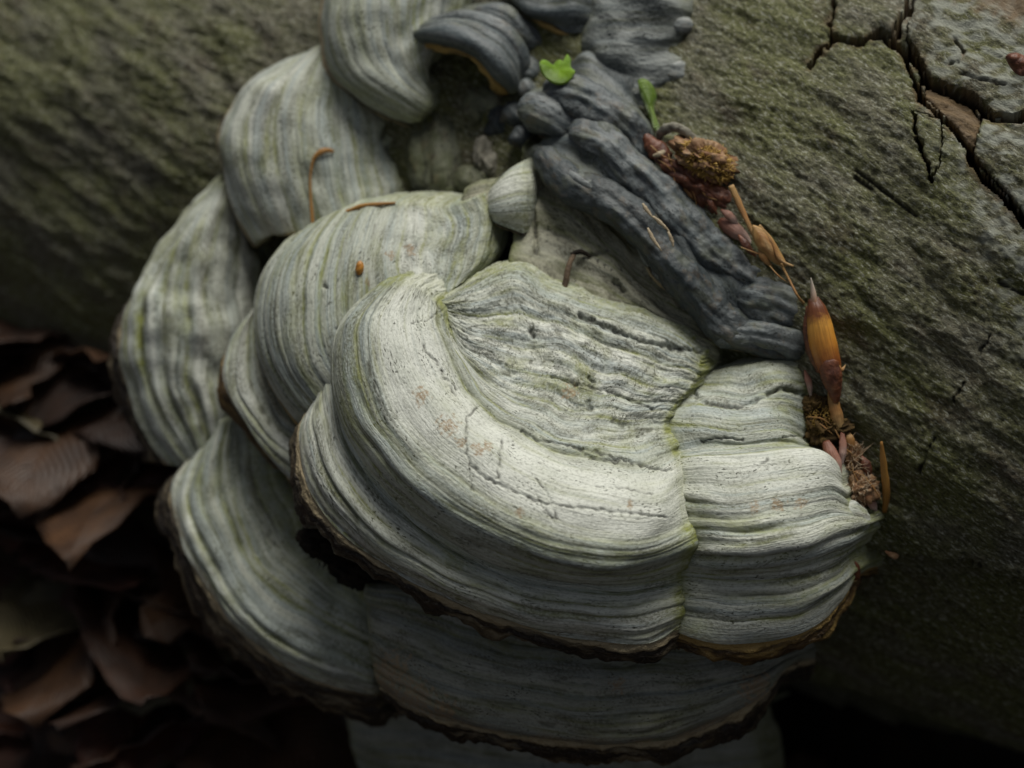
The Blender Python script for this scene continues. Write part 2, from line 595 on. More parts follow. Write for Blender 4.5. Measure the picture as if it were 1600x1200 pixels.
# bark sheet with relief, cracks and lifted plates
s_ax = np.concatenate([np.arange(-9000, -2600, 60), np.arange(-2600, -700, 9.0), np.arange(-700, -150, 5.0), np.arange(-150, 1000, 2.6), np.arange(1000, 7000, 60)])
t0 = np.arange(-900, 640, 2.9)
t_ax = np.concatenate([np.linspace(-math.pi * RLOG * 1.0, -910, 40), t0, np.linspace(650, math.pi * RLOG, 60)])
SS, TT = np.meshgrid(s_ax, t_ax, indexing='ij')
base = log_point(SS, TT, np.zeros_like(SS))
PX, PY, PZ = to_px(base)
ROT = -0.40
sr, tr = SS * math.cos(ROT) + TT * math.sin(ROT), -SS * math.sin(ROT) + TT * math.cos(ROT)
wx = 16 * perlin(sr / 55, tr / 55, 21)
n1 = fbm((sr + wx) / 95, (tr + wx) / 34, 1, 3)
n2 = fbm((sr - wx) / 34, tr / 15, 6, 3)
n3 = fbm(sr / 26 + wx * .02, tr / 8, 26, 3)
n4 = fbm(sr / 11, tr / 5.0 + wx * .03, 28, 2)
h = (14 * fbm(sr / 420, tr / 300, 3, 2) + 5 * fbm(sr / 210, tr / 48, 51, 2) + 3.6 * terrace(n1, 3, 0.85) + 0.8 * n1 + 0.5 * n2
     + 1.5 * terrace(n3, 2.2, .78) + 0.3 * n3 + 0.9 * terrace(n4, 2, .7) + 0.4 * n4)
BASEZ = -6.0
h = h + BASEZ
mask = np.zeros(SS.shape + (4,))
jit = 7 * perlin(PX / 22, PY / 22, 31) + 3.5 * perlin(PX / 8, PY / 8, 33)
front = PZ > -700

CRACKS = [
    ([(1304, -60), (1300, 0), (1297, 57), (1283, 72), (1262, 97)], 8),
    ([(1297, 57), (1330, 62), (1353, 64), (1377, 46), (1391, 62)], 7),
    ([(1432, -60), (1420, 0), (1404, 40), (1391, 62), (1412, 78), (1424, 110), (1432, 150)], 9),
    ([(1398, 60), (1428, 80), (1446, 122), (1480, 134), (1520, 150), (1545, 178), (1580, 185), (1680, 172)], 13),
    ([(1440, 110), (1436, 150), (1470, 182), (1500, 208), (1514, 240), (1532, 272), (1562, 300), (1605, 350), (1680, 420)], 11),
    ([(1427, 180), (1438, 230), (1452, 280)], 3.0),
    ([(1490, 60), (1505, 75), (1500, 95), (1484, 100)], 2.0),
]
THIN = [([(1545, 525), (1530, 556)], 1.3), ([(1505, 600), (1490, 630)], 1.2), ([(1462, 684), (1436, 738)], 1.3),
        ([(1500, 112), (1530, 122), (1570, 130)], 2.0), ([(1335, 262), (1385, 300), (1430, 335)], 2.4),
        ([(1560, 440), (1600, 460)], 2.5), ([(1336, 275), (1360, 292)], 3)]
crack = np.zeros(SS.shape, bool)
for pts, wdt in CRACKS:
    d = dist_poly(PX + jit, PY + jit * 0.7, pts)
    crack |= (d < wdt * (0.30 + 0.28 * perlin(PX / 30, PY / 30, 71))) & front
    near = np.exp(-(d / (wdt * 1.1)) ** 2)
    h -= 5 * near
    mask[..., 2] = np.maximum(mask[..., 2], 0.75 * np.exp(-(d / (wdt * 0.85)) ** 2) * (perlin(PX / 20, PY / 20, 5) > -0.1))
for pts, wdt in THIN:
    d = dist_poly(PX + jit * .6, PY + jit * .6, pts)
    g = np.exp(-(d / wdt) ** 2) * front
    h -= 8 * g
    mask[..., 0] = np.maximum(mask[..., 0], g)
# the bark steps back along its lower flank
yl = np.interp(PX, [1300, 1345, 1420, 1500, 1600, 1800], [845, 862, 880, 876, 915, 960]) + jit * 2
below = sstep(-6, 10, PY - yl) * sstep(1000, 1280, PX) * front
h -= 40 * below
# paler plates up the flank beyond the cracks
PLATES = [[(1304, -80), (1298, 52), (1330, 60), (1353, 60), (1377, 42), (1392, 52), (1412, 10), (1428, -80)],
          [(1436, -80), (1424, 20), (1415, 55), (1434, 78), (1452, 118), (1484, 128), (1524, 144), (1550, 172), (1584, 180), (1760, 160), (1760, -80)],
          [(1446, 128), (1480, 140), (1516, 156), (1536, 182), (1520, 236), (1500, 202), (1474, 176), (1444, 148)],
          [(1536, 180), (1580, 192), (1760, 182), (1760, 480), (1610, 345), (1570, 296), (1540, 266), (1520, 240)],
          [(1425, 172), (1470, 186), (1470, 250), (1456, 288), (1440, 236)]]
pal = sstep(1380, 1480, PX + (PX - 1400) * 0 - (PY - 60) * 0.35 + jit * 6) * front * (perlin(PX / 60, PY / 60, 8) > -0.35)
mask[..., 1] = 0.9 * pal * sstep(-0.3, 0.3, perlin(PX / 25, PY / 14, 18))
cornerwood = sstep(0, 60, (PX - 1470) * 0.5 - (PY - 0) + jit * 4) * front
mask[..., 2] = np.maximum(mask[..., 2], 0.85 * cornerwood * (PY < 80))
region = np.zeros(SS.shape, int)
LIFT = [7, 10, -7, 8, 4]
for k, pl in enumerate(PLATES):
    ins = in_poly(PX + jit * .4, PY + jit * .4, pl) & front
    region[ins] = k + 1
    h[ins] += LIFT[k]
    if k == 2:
        mask[ins, 2] = 0.9
co = log_point(SS, TT, h)
uvv = np.stack([sr, tr], -1)
NS, NT = SS.shape
F = grid_faces(NS, NT)
cf = crack.reshape(-1)[F].any(1)
rf = region.reshape(-1)[F]
rmax = rf.max(1)
same = (rf.min(1) == rmax)
inward = (co - log_point(SS, TT, h - 62)).reshape(-1, 3)


def sheet(name, fsel, label=None):
    f = F[fsel]
    used = np.unique(f)
    idx = np.full(NS * NT, -1)
    idx[used] = np.arange(len(used))
    f = idx[f]
    if name == 'bark_plate':
        lab = np.arange(len(used))
        for _ in range(4000):
            m_ = lab[f].min(1)
            new = lab.copy()
            np.minimum.at(new, f.ravel(), np.repeat(m_, 4))
            new = new[new]
            if (new == lab).all():
                break
            lab = new
        big = np.bincount(lab).argmax()
        fsel2 = np.flatnonzero(fsel)[lab[f[:, 0]] == big]
        f = F[fsel2]
        used = np.unique(f)
        idx = np.full(NS * NT, -1)
        idx[used] = np.arange(len(used))
        f = idx[f]
    c = co.reshape(-1, 3)[used]
    e = np.concatenate([f[:, [0, 1]], f[:, [1, 2]], f[:, [2, 3]], f[:, [3, 0]]])
    key = np.sort(e, 1)
    _, inv, cnt = np.unique(key[:, 0] * (len(used) + 1) + key[:, 1], return_inverse=True, return_counts=True)
    be = e[cnt[inv] == 1]
    bv = np.unique(be)
    low = np.full(len(used), -1)
    low[bv] = len(used) + np.arange(len(bv))
    c2 = np.vstack([c, c[bv] - inward[used][bv]])
    q = np.stack([be[:, 1], be[:, 0], low[be[:, 0]], low[be[:, 1]]], 1)
    uv2 = uvv.reshape(-1, 2)[used]
    mk = mask.reshape(-1, 4)[used]
    mk2 = mk[bv].copy()
    mk2[:, 0] = 0.8
    mk2[:, 2] = 1
    return mesh_from(name, c2, np.vstack([f, q]), M_bark, log,
                     uv=np.vstack([uv2, uv2[bv] + 11]), mask=np.vstack([mk, mk2]))


sheet('bark', (~cf) & (rmax == 0) & same)
for k in range(len(PLATES)):
    o = sheet('bark_plate', (~cf) & (rmax == k + 1) & same)
    if k == 2:
        o['label'] = 'broken brown wedge of inner bark in the crack'


# ------------------------------------------------------------------ bracket lobes
def lobe(rows, parent, mat, seed, name='cap', fold=(90, 90), top=70, amp=(1.0, 3.0, 3.0), line=1.0, du=1.9,
         rim=None, rim_mat=None, algae=(0.7, 0.7, 0.6), cracks=(), tan=(), rough=None, gap=None, micro=0.5, shift=(0, 0, 0),
         underside=True, rimdir=None, algw=12.0, smooth=None, grooves=(), dirt=0.0):
    rows = [[tuple(np.array(p, float) + np.array(shift)) for p in r] for r in rows]
    back = -NC * np.array([1, -1, 1])          # image y runs downwards
    K = 64
    R = np.array([resample(r, K) for r in rows])             # (nr,K,3)
    # row lengths -> parameters across
    seg = np.sqrt((np.diff(R, axis=0) ** 2).sum(2)).mean(1)
    tv = np.concatenate([[0], np.cumsum(np.maximum(seg, 2.0))])
    # fold the ends and the top back towards the log
    def ext(R, f0, f1):
        out = [R]
        tl = np.sqrt((np.diff(R, axis=1) ** 2).sum(2)).sum(1).mean()
        t = np.linspace(0, tl, K)
        if f1:
            d = R[:, -1] - R[:, -3]
            d /= np.linalg.norm(d, axis=1)[:, None] + 1e-6
            e1 = R[:, -1] + back * f1 * 0.3 + d * f1 * 0.06
            e2 = R[:, -1] + back * f1
            out = out + [e1[:, None], e2[:, None]]
            t = np.concatenate([t, [t[-1] + f1 * .3, t[-1] + f1]])
        if f0:
            d = R[:, 0] - R[:, 2]
            d /= np.linalg.norm(d, axis=1)[:, None] + 1e-6
            e1 = R[:, 0] + back * f0 * 0.3 + d * f0 * 0.06
            e2 = R[:, 0] + back * f0
            out = [e2[:, None], e1[:, None]] + out
            t = np.concatenate([[-f0, -f0 * .3], t])
        return np.concatenate(out, 1), t
    Rx, tu = ext(R, *fold)
    if top:
        d = Rx[0] - Rx[1]
        d /= np.linalg.norm(d, axis=1)[:, None] + 1e-6
        Rx = np.concatenate([(Rx[0] + back * top)[None], (Rx[0] + back * top * .3 + d * top * .06)[None], Rx], 0)
        tvx = np.concatenate([[-top, -top * .3], tv])
    else:
        tvx = tv
    nu = max(8, int((tu[-1] - tu[0]) / du))
    nv = max(8, int((tvx[-1] - tvx[0]) / du))
    qu, qv = np.linspace(tu[0], tu[-1], nu), np.linspace(tvx[0], tvx[-1], nv)
    G = hermite(Rx, tvx, qv)                                  # (nv, Kx, 3)
    G = np.moveaxis(hermite(np.moveaxis(G, 1, 0), tu, qu), 0, 1)   # (nv,nu,3)
    U, V = np.meshgrid(qu, qv)
    wp = W(G[..., 0], G[..., 1], G[..., 2])
    du_, dv_ = np.gradient(wp, axis=1), np.gradient(wp, axis=0)
    N = np.cross(dv_, du_)
    N /= np.linalg.norm(N, axis=2)[..., None] + 1e-12
    # orientation: outwards = away from the log
    if (N[nv // 2, nu // 2] @ (NL + 0.8 * b_)) < 0:
        N = -N
    a_f, a_m, a_l = amp
    X, Y = G[..., 0], G[..., 1]
    warp = 8 * fbm(U / 150, V / 190, seed, 2) + 1.3 * perlin(U / 48, V / 60, seed + 2)
    Vw = V + warp
    rs = np.random.default_rng(seed)

    def bands(lo, hi, wv):
        w = rs.uniform(lo, hi, int((tvx[-1] - tvx[0] + 260) / lo) + 4)
        bd = tvx[0] - 130 + np.cumsum(w)
        i = np.clip(np.searchsorted(bd, wv) - 1, 0, len(bd) - 2)
        wd = bd[i + 1] - bd[i]
        f = np.clip((wv - bd[i]) / wd, 0, 1)
        edge = np.minimum(f, 1 - f) * wd              # distance to the groove
        return i, f, wd, edge, rs.uniform(0, 1, len(bd))
    i1, f1_, w1, ed1, t1 = bands(13, 62, Vw)
    sm = np.ones_like(U)
    if smooth:
        va, vb, ks = np.interp(smooth[0], np.arange(len(tv)), tv), np.interp(smooth[1], np.arange(len(tv)), tv), smooth[2]
        sm = 1 - ks * sstep(va - 8, va + 12, Vw) * sstep(vb + 12, vb - 8, Vw)
    calm = sm * sstep(-.25, .25, perlin(Vw / 75, U / 700, seed + 35))      # smooth bands alternate with lined ones
    i2, f2_, w2, ed2, t2 = bands(4.5, 11, Vw + 1.0 * perlin(U / 80, V / 30, seed + 31))
    med = (1 - (2 * f1_ - 1) ** 2) ** 0.6 * np.clip(w1 / 30, 0.5, 1.3) + 0.5 * perlin(Vw / 40, U / 420, seed + 3) - 0.5 + 0.5 * (t1[i1] - .5)
    fin = (0.25 + 0.75 * calm) * ((1 - (2 * f2_ - 1) ** 2) ** 0.7 - 0.5) * sstep(-.5, .3, perlin(U / 120, V / 50, seed + 4)) + 0.3 * perlin(Vw / 6, U / 90, seed + 4)
    tone1 = t1[i1] * .75 + t1[np.minimum(i1 + 1, len(t1) - 1)] * .25
    tone2 = t2[i2]
    low = fbm(U / 75, V / 60, seed + 5, 2)
    rgh = np.ones_like(U) * 0.0 if rough is None else rough(X, Y)
    a_m = a_m * (0.75 + 0.85 * sstep(.45, .8, (V - tv[0]) / tv[-1]))
    hgt = 0.75 * a_m * (0.25 + 0.75 * sm) * med + 0.7 * a_f * fin + a_l * low + 0.5 * micro * perlin(U / 5, V / 4.2, seed + 6)
    # irregular growth lines, broken along their length
    zc = perlin(Vw / 17, U / 520, seed + 7)
    pres = sstep(-0.15, 0.35, perlin(U / 85, V / 40, seed + 8))
    ln = np.exp(-(zc / 0.09) ** 2) * pres
    p1 = sstep(-0.35, 0.4, perlin(U / 120, i1 * 3.7, seed + 32))
    ln = np.maximum(ln, np.exp(-(ed1 / 1.7) ** 2) * p1)
    p2 = 0.8 * sstep(0.05, 0.5, perlin(U / 60, i2 * 2.9, seed + 33))
    ln = np.maximum(ln * (0.35 + 0.65 * calm), 0.6 * np.exp(-(ed2 / 1.1) ** 2) * p2 * calm)
    ln = ln * (0.15 + 0.85 * sm)
    hgt -= line * 1.5 * ln
    mr = 0.8 * line * ln * sstep(-.35, .3, perlin(U / 16, V / 14, seed + 9))
    # crusty flaking of the oldest zones
    if rough is not None:
        n1 = fbm(U / 120 + 0.02 * warp, Vw / 26, seed + 10, 3)
        hgt += rgh * (3.8 * terrace(n1, 3.0, 0.8) + 0.7 * fbm(U / 22, V / 12, seed + 11, 2))
        q = n1 * 3.5
        edge = sstep(0.66, 0.8, q - np.floor(q)) * sstep(1.0, 0.9, q - np.floor(q)) * sstep(0.0, .4, perlin(U / 30, V / 30, seed + 12))
        mr = np.maximum(mr, rgh * 0.7 * edge)
    alg2 = np.zeros_like(U)
    for gi, (rp, gd) in enumerate(grooves):
        vg = np.interp(rp, np.arange(len(tv)), tv)
        gd = gd * rs.uniform(0.25, 0.95)
        dv = V + 0.7 * warp + 4 * perlin(U / 90, V * 0 + gi * 3.3, seed + 60) - vg
        kk = 0.15 + 0.85 * sstep(-.35, .35, perlin(U / 130, V * 0 + gi * 7.1, seed + 61))
        hgt += kk * gd * (-1.0 * np.exp(-(dv / 3.6) ** 2) + 0.75 * np.exp(-((dv + 11) / 8.0) ** 2))
        mr = np.maximum(mr, (0.35 + 0.1 * gd) * kk * np.exp(-(dv / 1.9) ** 2) * sstep(-.5, .2, perlin(U / 20, V / 20, seed + 62)))
        alg2 = np.maximum(alg2, (0.25 + 0.1 * gd) * kk * np.exp(-((dv - 2) / 6.5) ** 2))
    cr = np.zeros_like(U)
    jx, jy = 3 * perlin(X / 9, Y / 9, seed + 13), 3 * perlin(X / 9, Y / 9, seed + 14)
    for pts, wd in cracks:
        g = np.exp(-(dist_poly(X + jx, Y + jy, pts) / wd) ** 2)
        hgt -= 3.2 * g * min(wd, 3)/1.6
        cr = np.maximum(cr, g * .8 * sstep(-.45, .15, perlin(X / 13, Y / 13, seed + 40)))
    tn = np.zeros_like(U)
    for (tx, ty, tr_) in tan:
        dd = np.hypot(X - tx, Y - ty) / tr_ + 0.9 * perlin(X / 7, Y / 7, seed + 15)
        tn = np.maximum(tn, sstep(1.0, 0.6, dd))
    if dirt:
        tn = np.maximum(tn, dirt * np.exp(-((tv[-1] - V) / (16 + 12 * perlin(U / 60, V * 0, seed + 63))) ** 2) * sstep(-.5, .1, perlin(U / 45, V / 30, seed + 64)))
    # algae live in the seams and along the growth lines
    e0, e1, et = algae
    al = np.zeros_like(U)
    al = np.maximum(al, e0 * np.exp(-np.maximum(U, 0) / 12.0))
    al = np.maximum(al, e1 * np.exp(-np.maximum(tu[-1] - fold[1] - U, 0) / 12.0))
    al = np.maximum(al, et * np.exp(-np.maximum(V, 0) / algw))
    zc2 = perlin(Vw / 31, U / 460, seed + 17)
    al = np.maximum(al, 0.6 * np.exp(-(zc2 / 0.13) ** 2) * sstep(-0.3, 0.5, perlin(U / 110, V / 70, seed + 18)))
    al = np.maximum(al, 0.9 * np.exp(-(ed1 / 4.0) ** 2) * sstep(-0.2, 0.5, perlin(U / 150, i1 * 1.7 + 40, seed + 34)))
    al = np.maximum(al, alg2)
    al = np.maximum(al, 0.28 * sstep(0.1, 0.7, perlin(U / 70, V / 45, seed + 19)))
    fade = sstep(tvx[0], tvx[0] + 20, V) if not top else 1.0
    wp = wp + (hgt * S * fade)[..., None] * N
    mk = np.stack([np.clip(mr, 0, 1), np.clip(al, 0, 1), np.clip(tn, 0, 1), np.clip(cr, 0, 1)], -1)
    mot = 0.95 * sstep(.05, .5, fbm(U / 95, Vw / 24, seed + 41, 3)) + 0.55 * rgh * sstep(-.05, .45, fbm(U / 50, Vw / 17, seed + 42, 3))
    mot = mot * (0.15 + 0.85 * sm)
    tone1 = tone1 * (0.2 + 0.8 * sm)
    tone2 = tone2 * (0.2 + 0.8 * sm)
    al = al * (0.3 + 0.7 * sm)
    mk[..., 1] = np.clip(al, 0, 1)
    tone = np.stack([tone1, tone2, np.clip(mot, 0, 1), np.ones_like(U)], -1)
    o = mesh_from(name, wp.reshape(-1, 3), grid_faces(nv, nu), mat, parent,
                  uv=np.stack([U, Vw], -1).reshape(-1, 2) + seed * 211.0, mask=mk.reshape(-1, 4), tone=tone.reshape(-1, 4))
    # the rim below the margin and the pores underneath
    if rim:
        w0, thick = rim
        dn = 2.6
        nu2 = max(10, int((tu[-1] - tu[0]) / dn))
        qu2 = np.linspace(tu[0], tu[-1], nu2)
        Mg = hermite(np.moveaxis(np.stack([Rx[-2], Rx[-1]]), 1, 0), tu, qu2)    # (nu2,2,3)
        Mv, Pv = Mg[:, 1], Mg[:, 0]
        od = Mv - Pv
        od[:, 2] *= 0.3
        od /= np.linalg.norm(od, axis=1)[:, None] + 1e-6
        wv = w0 * (1 + 0.45 * fbm(qu2 / 90, qu2 * 0 + seed, seed + 20, 2) + 0.18 * perlin(qu2 / 17, qu2 * 0, seed + 21))
        if rimdir is not None:
            wv = wv * np.interp((qu2 - qu2[0]) / (qu2[-1] - qu2[0]), *rimdir)
        wv = np.maximum(wv, 2)[:, None]
        dz = np.array([0, 0, -1.0])
        gdown = np.array([0, 0.83, -0.56])
        prof = [Mv - od * 7 + dz * 8, Mv + od * wv * .12 + dz * 3, Mv + od * wv * .45 + dz * wv * .25, Mv + od * wv * .72 + dz * wv * .45,
                Mv + od * wv * 1.0 + dz * wv * .9, Mv + od * wv * .92 + dz * (wv + thick * .5), Mv + od * wv * .4 + dz * (wv * 1.2 + thick)]
        prof = np.array(prof)
        tp = np.linspace(0, 1, len(prof))
        nr = max(14, int(w0 * 2.0 / 2.2))
        Gq = hermite(prof, tp, np.linspace(0, 1, nr))
        Uq, Vq = np.meshgrid(qu2, np.linspace(0, w0 * 2.2, nr))
        wq = W(Gq[..., 0], Gq[..., 1], Gq[..., 2])
        a_, c_ = np.gradient(wq, axis=1), np.gradient(wq, axis=0)
        Nq = np.cross(c_, a_)
        Nq /= np.linalg.norm(Nq, axis=2)[..., None] + 1e-12
        if np.mean(Nq[nr // 2] @ b_) < 0:
            Nq = -Nq
        hq = 3.5 * fbm(Uq / 28, Vq / 9, seed + 22, 3) + 3.0 * terrace(fbm(Uq / 60, Vq / 14, seed + 24, 2), 4) + 1.2 * perlin(Uq / 6, Vq / 5, seed + 23)
        hq *= sstep(0, 0.15, Vq / (w0 * 2.2)) * min(1, w0 / 18)
        wq = wq + (hq * S)[..., None] * Nq
        mesh_from('rim', wq.reshape(-1, 3), grid_faces(nr, nu2), rim_mat or M_rim, parent,
                  uv=np.stack([Uq + seed * 97.0, Vq], -1).reshape(-1, 2))
        if underside:
            inner = Gq[-1][::3]
            cen = inner.mean(0)
            deep = inner * .45 + cen * .55 + back * (thick + 150) - od[::3] * 40
            mid = inner * .75 + cen * .25 + back * (thick * .5 + 60) - od[::3] * 12
            gp = hermite(np.array([inner, mid, deep]), np.array([0, .5, 1.0]), np.linspace(0, 1, 8))
            wpz = W(gp[..., 0], gp[..., 1], gp[..., 2])
            mesh_from('pore_surface', wpz.reshape(-1, 3), grid_faces(8, gp.shape[1]), M_pore, parent)
    return o


def base_at(x, y):
    return W(x, y, zlog(x, y) - 10)


# ---- the large two-lobed bracket
E = thing('bracket_fungus', 'largest grey-white bracket with fine ridged bands and a mossy seam between two lobes', 'bracket fungus', base_at(1150, 700))
E_rows = [
    [(692, 464, 25), (740, 436, 15), (800, 418, 0), (870, 450, 5), (940, 472, 10), (1010, 492, 10), (1060, 515, 5), (1105, 548, 0)],
    [(698, 492, 46), (725, 508, 52), (790, 515, 48), (880, 540, 56), (960, 565, 62), (1030, 588, 58), (1085, 598, 35)],
    [(708, 528, 66), (722, 555, 76), (765, 595, 88), (850, 635, 105), (950, 665, 112), (1040, 662, 75)],
    [(680, 470, 52), (690, 535, 92), (735, 620, 122), (830, 690, 145), (930, 725, 160), (1010, 735, 150), (1055, 712, 105)],
    [(645, 448, 52), (625, 510, 98), (660, 610, 145), (740, 700, 180), (850, 760, 200), (960, 790, 208), (1030, 795, 190), (1062, 775, 140)],
    [(622, 443, 45), (585, 500, 88), (600, 610, 140), (670, 710, 180), (780, 790, 210), (900, 830, 225), (1010, 842, 214), (1068, 820, 155)],
    [(600, 445, 35), (550, 505, 68), (556, 610, 118), (620, 720, 168), (730, 810, 204), (860, 862, 225), (980, 878, 220), (1076, 850, 165)],
    [(582, 455, 10), (527, 520, 30), (526, 620, 76), (582, 730, 126), (690, 825, 166), (820, 885, 188), (960, 905, 186), (1066, 882, 140)],
    [(560, 480, -30), (524, 560, -14), (532, 650, 26), (580, 745, 74), (684, 840, 120), (812, 900, 142), (950, 922, 148), (1060, 904, 112)],
    [(530, 570, -30), (492, 628, -4), (497, 690, 46), (547, 790, 100), (660, 880, 140), (800, 940, 160), (950, 962, 164), (1058, 945, 125)],
    [(522, 605, -40), (474, 655, -18), (474, 740, 25), (520, 820, 68), (640, 905, 108), (790, 970, 132), (940, 1003, 140), (1020, 1003, 130), (1056, 985, 112)]]
E_cracks = [([(745, 638), (730, 655), (727, 705), (733, 722), (755, 745), (790, 762)], 1.5), ([(784, 690), (778, 750)], 1.6),
            ([(815, 675), (850, 690), (905, 700), (950, 712), (1000, 726), (1050, 735)], 1.8),
            ([(905, 703), (930, 716), (965, 720)], 2.6), ([(660, 540), (685, 570), (700, 600), (712, 618)], 1.4),
            ([(690, 585), (715, 610)], 1.0), ([(829, 519), (834, 524)], 4), ([(919, 628), (923, 640)], 4),
            ([(905, 493), (935, 505), (965, 520), (1010, 535), (1060, 545), (1095, 548)], 3.2), ([(918, 588), (928, 596)], 2.6),
            ([(835, 745), (860, 780), (870, 812), (850, 800)], 1.0), ([(790, 762), (840, 785), (960, 800), (1040, 808)], 1.4),
            ([(642, 505), (668, 500), (690, 485)], 1.0), ([(860, 585), (900, 600), (960, 612), (1020, 640)], 1.8),
            ([(840, 780), (868, 818)], 1.0), ([(930, 760), (980, 765), (1020, 775)], 1.0), ([(732, 720), (738, 770)], 0.9)]
E_tan = [(657, 618, 14), (700, 665, 16), (720, 690, 10), (745, 702, 12), (762, 698, 9), (890, 612, 12), (812, 800, 8), (985, 790, 7)]
lobe(E_rows, E, M_white, 11, fold=(150, 90), top=90, amp=(0.9, 2.2, 2.5), line=0.95, rim=(27, 60), algae=(0.8, 0.9, 0.5),
     cracks=E_cracks, tan=E_tan, smooth=(3, 4.9, .92), dirt=.3, grooves=[(2.0, 5), (2.9, 6), (5.0, 3), (5.45, 5), (5.85, 4), (6.35, 7), (7.1, 6), (7.6, 5), (8.15, 8), (8.6, 4), (9.1, 5), (9.65, 4)],
     rough=lambda X, Y: sstep(10, -60, (Y - np.interp(X, [650, 760, 850, 960, 1060], [520, 620, 670, 705, 715]))))
Q_rows = [
    [(1100, 585, -10), (1150, 572, 10), (1210, 565, 18), (1250, 568, 10)],
    [(1080, 605, 12), (1150, 610, 35), (1220, 605, 40), (1258, 605, 15)],
    [(1046, 640, 45), (1120, 640, 70), (1200, 640, 70), (1260, 650, 25)],
    [(1043, 665, 65), (1120, 675, 92), (1210, 674, 86), (1263, 690, 30)],
    [(1055, 702, 78), (1130, 698, 96), (1220, 693, 86), (1263, 698, 42)],
    [(1058, 716, 95), (1130, 714, 124), (1220, 706, 120), (1280, 704, 96), (1306, 720, 55)],
    [(1062, 770, 120), (1140, 775, 162), (1230, 768, 152), (1298, 755, 110), (1318, 765, 65)],
    [(1066, 815, 130), (1150, 815, 178), (1240, 808, 165), (1305, 797, 112), (1332, 802, 60)],
    [(1082, 850, 138), (1160, 850, 192), (1250, 842, 178), (1320, 822, 115), (1356, 812, 48)],
    [(1068, 880, 118), (1150, 888, 168), (1250, 878, 148), (1315, 858, 96), (1348, 838, 35)],
    [(1062, 905, 108), (1150, 915, 148), (1240, 908, 128), (1300, 890, 82), (1325, 868, 25)],
    [(1060, 945, 108), (1150, 958, 145), (1240, 948, 124), (1300, 920, 80), (1330, 895, 18)],
    [(1056, 987, 100), (1120, 1004, 125), (1200, 1000, 110), (1275, 975, 75), (1315, 935, 30), (1332, 902, 0)]]
Q_cracks = [([(1082, 612), (1100, 630), (1150, 634), (1190, 622), (1222, 606), (1258, 618)], 3.2), ([(1095, 690), (1130, 684), (1160, 688)], 1.6),
            ([(1222, 684), (1250, 680)], 1.4), ([(1185, 733), (1195, 722), (1200, 718)], 1.3)]
lobe(Q_rows, E, M_white, 29, fold=(90, 120), top=90, amp=(0.9, 2.4, 2.0), line=0.9, rim=(26, 60), rim_mat=M_rim_ochre, algae=(1.0, 0.8, 0.3),
     cracks=Q_cracks, smooth=(5, 6.2, .6), dirt=.3, grooves=[(1.2, 5), (2.6, 4), (3.9, 6), (6.3, 4), (6.8, 5), (7.35, 6), (7.8, 4), (8.5, 7), (9.1, 5), (9.9, 8), (10.4, 5), (11.2, 4)], tan=[(1180, 793, 10), (1215, 788, 12), (1250, 786, 10)],
     rough=lambda X, Y: 0.5 * sstep(650, 620, Y))

# ---- the middle bracket
Dm = thing('bracket_fungus', 'medium pale bracket with close ribs and an ochre-brown rim, wedged above the largest bracket', 'bracket fungus', base_at(820, 420))
D_rows = [
    [(755, 305, -60), (762, 350, -45), (755, 400, -25), (725, 440, -5)],
    [(700, 324, -70), (700, 370, -42), (695, 420, -15), (692, 462, 5)],
    [(640, 320, -75), (630, 370, -40), (630, 430, -10), (640, 475, 0)],
    [(590, 322, -80), (570, 370, -45), (562, 440, -12), (570, 520, -5), (580, 560, -5)],
    [(540, 330, -90), (505, 390, -50), (492, 470, -18), (505, 560, -2), (545, 625, -2)],
    [(495, 348, -102), (450, 410, -70), (438, 490, -40), (455, 570, -22), (505, 645, -18)],
    [(460, 368, -125), (418, 430, -102), (409, 510, -78), (426, 582, -60), (482, 655, -48)],
    [(440, 385, -148), (404, 450, -132), (400, 520, -112), (420, 592, -96), (475, 670, -80)]]
lobe(D_rows, Dm, M_white, 43, grooves=[(3.2, 2), (4.6, 2), (5.8, 3), (6.3, 3)], fold=(110, 60), top=80, amp=(1.1, 2.4, 2.5), line=0.7, rim=(6, 40), rim_mat=M_rim_ochre, algae=(0.4, 0.6, 0.6),
     tan=[(575, 440, 6), (610, 400, 8), (640, 390, 9)], cracks=[([(505, 445), (510, 448)], 2.5), ([(524, 513), (525, 515)], 2)],
     rough=lambda X, Y: 0.6 * sstep(570, 660, X) * sstep(520, 440, Y))
D2_rows = [
    [(452, 440, -190), (430, 490, -185), (430, 560, -175), (455, 630, -150), (500, 690, -120)],
    [(425, 450, -178), (396, 500, -166), (396, 565, -146), (424, 640, -122), (494, 712, -100)],
    [(405, 470, -178), (372, 530, -156), (370, 600, -132), (405, 668, -108), (486, 745, -88)],
    [(398, 482, -182), (360, 540, -164), (357, 600, -140), (392, 668, -116), (480, 764, -94)],
    [(392, 492, -188), (356, 548, -172), (350, 590, -152), (372, 640, -132), (428, 715, -112), (486, 785, -100)]]
lobe(D2_rows, Dm, M_white, 47, dirt=.6, grooves=[(1.2, 6), (2.0, 5), (2.7, 4)], fold=(90, 50), top=60, amp=(0.9, 2.4, 2.5), line=0.9, rim=(48, 40), rim_mat=M_rim_ochre, algae=(0.5, 0.6, 0.9),
     rimdir=([0, .35, .6, 1], [0.12, 0.35, 1.0, 1.3]))

